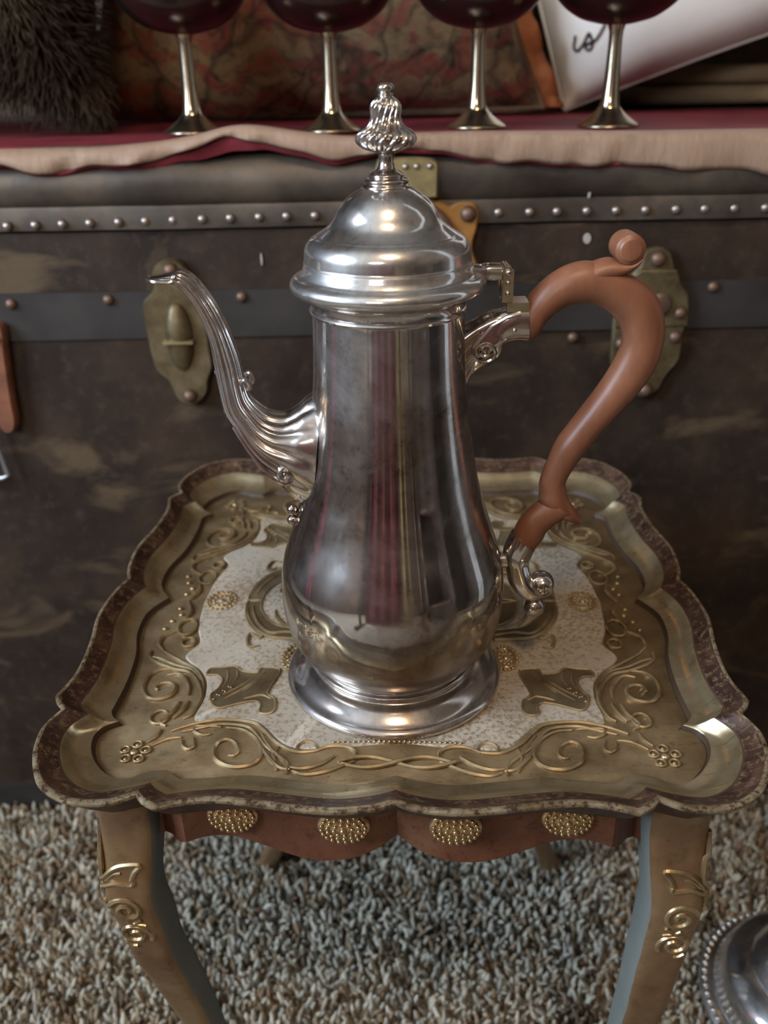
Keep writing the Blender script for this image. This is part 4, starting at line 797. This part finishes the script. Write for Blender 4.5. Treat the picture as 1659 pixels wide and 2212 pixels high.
# ------------------------------------------------------------------ silver dish on carpet at lower right
dish = empty('silver_dish', (.3270, .4380, .012)); tag(dish, 'shiny silver domed dish with beaded rim on the carpet', 'dish')
dp = spl([(.0600, 0), (.0780, .0015), (.0835, .006), (.0830, .010), (.0790, .0125), (.0740, .0140), (.0715, .0180), (.0700, .0260), (.0660, .0340), (.0590, .0400), (.0530, .0430), (.0500, .0440), (.0470, .0480), (.0400, .0560), (.0290, .0630), (.0150, .0670), (.00005, .0680)], 5)
v, f = lathe(dp, 96); mesh_obj('dome', v, f, SILVER_LID, dish)
mb = MB()
for i in range(72): a = 2 * PI * i / 72; mb.add(*ball((.0800 * math.cos(a), .0800 * math.sin(a), .0125), .0022, 6, 1, 5))
mb.obj('beaded_rim', SILVER_LID, dish)

# ------------------------------------------------------------------ carpet pile
def carpet_pile():
    sp = .0052; gx, gy = np.meshgrid(np.arange(-.46, .47, sp), np.arange(.04, .690, sp)); P = np.c_[gx.ravel(), gy.ravel()]
    P += RNG.uniform(-.45 * sp, .45 * sp, P.shape); n = len(P)
    seg, sd = 3, 4; L = RNG.uniform(.010, .017, n); az = RNG.uniform(0, 2 * PI, n); lean = RNG.uniform(.1, 1.0, n); rad = RNG.uniform(.0018, .0029, n)
    d = np.c_[np.cos(az), np.sin(az)]; V = np.zeros((n, seg + 1, sd, 3))
    for s in range(seg + 1):
        t = s / seg; c = np.c_[P + d * (lean * L * .6 * t ** 1.5)[:, None], L * (t * .9 - .18 * lean * t * t)]
        r = rad * (1.0, 1.1, .95, .45)[s]
        for k in range(sd):
            a = 2 * PI * k / sd + az + t * 1.2; V[:, s, k, 0] = c[:, 0] + r * np.cos(a); V[:, s, k, 1] = c[:, 1] + r * np.sin(a); V[:, s, k, 2] = c[:, 2] + .0005
    V = V.reshape(-1, 3); per = (seg + 1) * sd; quads = []
    for s in range(seg):
        for k in range(sd): quads.append((s * sd + k, s * sd + (k + 1) % sd, (s + 1) * sd + (k + 1) % sd, (s + 1) * sd + k))
    quads.append(tuple(seg * sd + k for k in range(sd))); quads = np.array(quads)
    F = (np.arange(n)[:, None, None] * per + quads[None]).reshape(-1, 4)
    me = bpy.data.meshes.new('carpet_pile'); me.vertices.add(len(V)); me.vertices.foreach_set('co', V.ravel())
    me.loops.add(F.size); me.loops.foreach_set('vertex_index', F.ravel().astype(np.int32)); me.polygons.add(len(F))
    me.polygons.foreach_set('loop_start', (np.arange(len(F)) * 4).astype(np.int32)); me.polygons.foreach_set('loop_total', np.full(len(F), 4, np.int32)); me.update(calc_edges=True)
    pal = np.array([(.41, .375, .30), (.32, .30, .25), (.47, .44, .36), (.22, .155, .095), (.11, .08, .05), (.29, .235, .16)]); pr = np.array([.23, .20, .15, .17, .13, .12])
    # yarn colours come in small clusters
    cell = (np.floor(P[:, 0] / .016).astype(int) * 73856093) ^ (np.floor(P[:, 1] / .016).astype(int) * 19349663)
    rc = np.random.default_rng(3); lut = rc.choice(6, 4096, p=pr); idx = np.where(RNG.random(n) < .40, lut[cell % 4096], RNG.choice(6, n, p=pr))
    colr = 1.2 * pal[idx] * RNG.uniform(.85, 1.12, (n, 1)); att = me.color_attributes.new('yarn', 'FLOAT_COLOR', 'POINT')
    att.data.foreach_set('color', np.repeat(np.c_[colr, np.ones(n)], per, 0).astype(np.float32).ravel())
    t = NT('carpet_yarn'); at = t.n('ShaderNodeAttribute', attribute_name='yarn'); me.materials.append(t.set(at.outputs['Color'], .9, 0)); me.shade_smooth()
    o = bpy.data.objects.new('carpet_pile', me); COL.objects.link(o); tag(o, 'mottled beige and brown shag carpet pile', 'carpet', kind='stuff')
carpet_pile()

# ------------------------------------------------------------------ what the silver reflects: the room behind the camera, with stand-ins added for coloured bands
REDREFL = NT('red_stand_in_fabric'); REDREFL.bump(REDREFL.noise(30, 3), .4, .01)
REDREFL = REDREFL.set(REDREFL.ramp(REDREFL.noise(6, 3), [(0.3, (0.18, 0.024, 0.022)), (0.7, (0.30, 0.06, 0.045))]), 0.8)
MUST = m_simple('mustard_fabric', (0.40, 0.27, 0.10), 0.8, var=.2, scale=10); PINK = m_simple('pink_curtain_fabric', (0.75, 0.22, 0.30), 0.8, var=.1, scale=10)
DWOOD = m_simple('stand_in_wood', (0.10, 0.05, 0.03), 0.5, var=.3, scale=20)
def drape(name, x0, x1, y, z0, z1, mat, amp=.012, k=60, axis='x'):
    n = 60; v = []; f = []; zs = np.linspace(z0, z1, 6)
    for z in zs:
        for i in range(n + 1):
            a = x0 + (x1 - x0) * i / n; w_ = y + amp * math.sin(a * k) + .3 * amp * math.sin(a * k * 2.3 + z * 3); v.append((a, w_, z) if axis == 'x' else (w_, a, z))
    for j in range(5):
        for i in range(n): q = j * (n + 1) + i; f.append((q, q + 1, q + n + 2, q + n + 1))
    o = mesh_obj(name, v, f, mat); m = o.modifiers.new('t', 'SOLIDIFY'); m.thickness = .006; return o
tag(drape('red_stand_in', -.50, .16, -.66, .08, .98, REDREFL, .016, 34), 'red quilt hanging on the rack behind the camera', 'quilt')  # drape put in to give the silver its red band
tag(drape('mustard_stand_in', .19, .34, -.66, .10, .98, MUST), 'mustard blanket hanging on the rack behind the camera', 'blanket')  # second drape, added so the silver shows a golden band
rk = empty('stand_in_rack', (0, -.62, 0)); tag(rk, 'unseen dark wooden rack added behind the camera to hold the reflected drapes', 'rack')  # made-up stand for the two reflected drapes
for x in (-.60, .52): mesh_obj('post', *box(x - .02, x + .02, -.02, .02, .03, 1.02), DWOOD, rk); mesh_obj('rack_foot', *box(x - .025, x + .025, -.18, .18, 0, .035), DWOOD, rk)
v, f = tube([(-.62, -.04, 1.0), (.54, -.04, 1.0)], .011, 12); mesh_obj('rail', v, f, DWOOD, rk)
tag(drape('pink_curtain', .30, .44, -1.46, .03, 2.1, PINK, axis='y'), 'pink curtain hanging beside the window', 'curtain')
b = MB(); b.add(*box(.80, .86, .36, .47, 0, ZC)); struct(b.obj('trim_1', WHITE))
# ceiling lamp
lamp = empty('ceiling_lamp', (.05, -.75, ZC)); tag(lamp, 'round warm ceiling lamp behind the camera', 'lamp')
t = NT('lamp_glass'); LG = t.set((1, .85, .65), .4, 0, **{'Emission Color': (1.0, 0.72, 0.45), 'Emission Strength': 48.0})
v, f = lathe(spl([(.06, -.02), (.13, -.045), (.15, -.08), (.12, -.125), (.06, -.15), (.00005, -.155)], 4), 40); mesh_obj('lamp_shade', v, f, LG, lamp)
v, f = lathe([(.09, .0), (.09, -.02), (.06, -.022), (1e-5, -.022)], 32); mesh_obj('lamp_base', v, f, BRASSYELLOW, lamp)

CHAIRL = m_simple('dark_brown_leather', (0.045, 0.026, 0.018), 0.5, var=.3, scale=12)
ac = empty('stand_in_chair', (1.0, -.42, 0)); tag(ac, 'dark brown leather armchair standing right of the camera', 'stand_in_chair')  # unseen chair added to darken the right of the silver's reflection
bev(mesh_obj('seat', *box(-.28, .30, -.33, .33, .10, .44), CHAIRL, ac), .05); bev(mesh_obj('backrest', *box(.22, .42, -.40, .40, .10, .92), CHAIRL, ac), .06)
for y in (-.40, .28): bev(mesh_obj('armrest', *box(-.30, .30, y, y + .12, .08, .60), CHAIRL, ac), .04)
for x in (-.24, .34):
    for y in (-.34, .34): mesh_obj('leg', *box(x - .025, x + .025, y - .025, y + .025, 0, .11), DWOOD, ac)
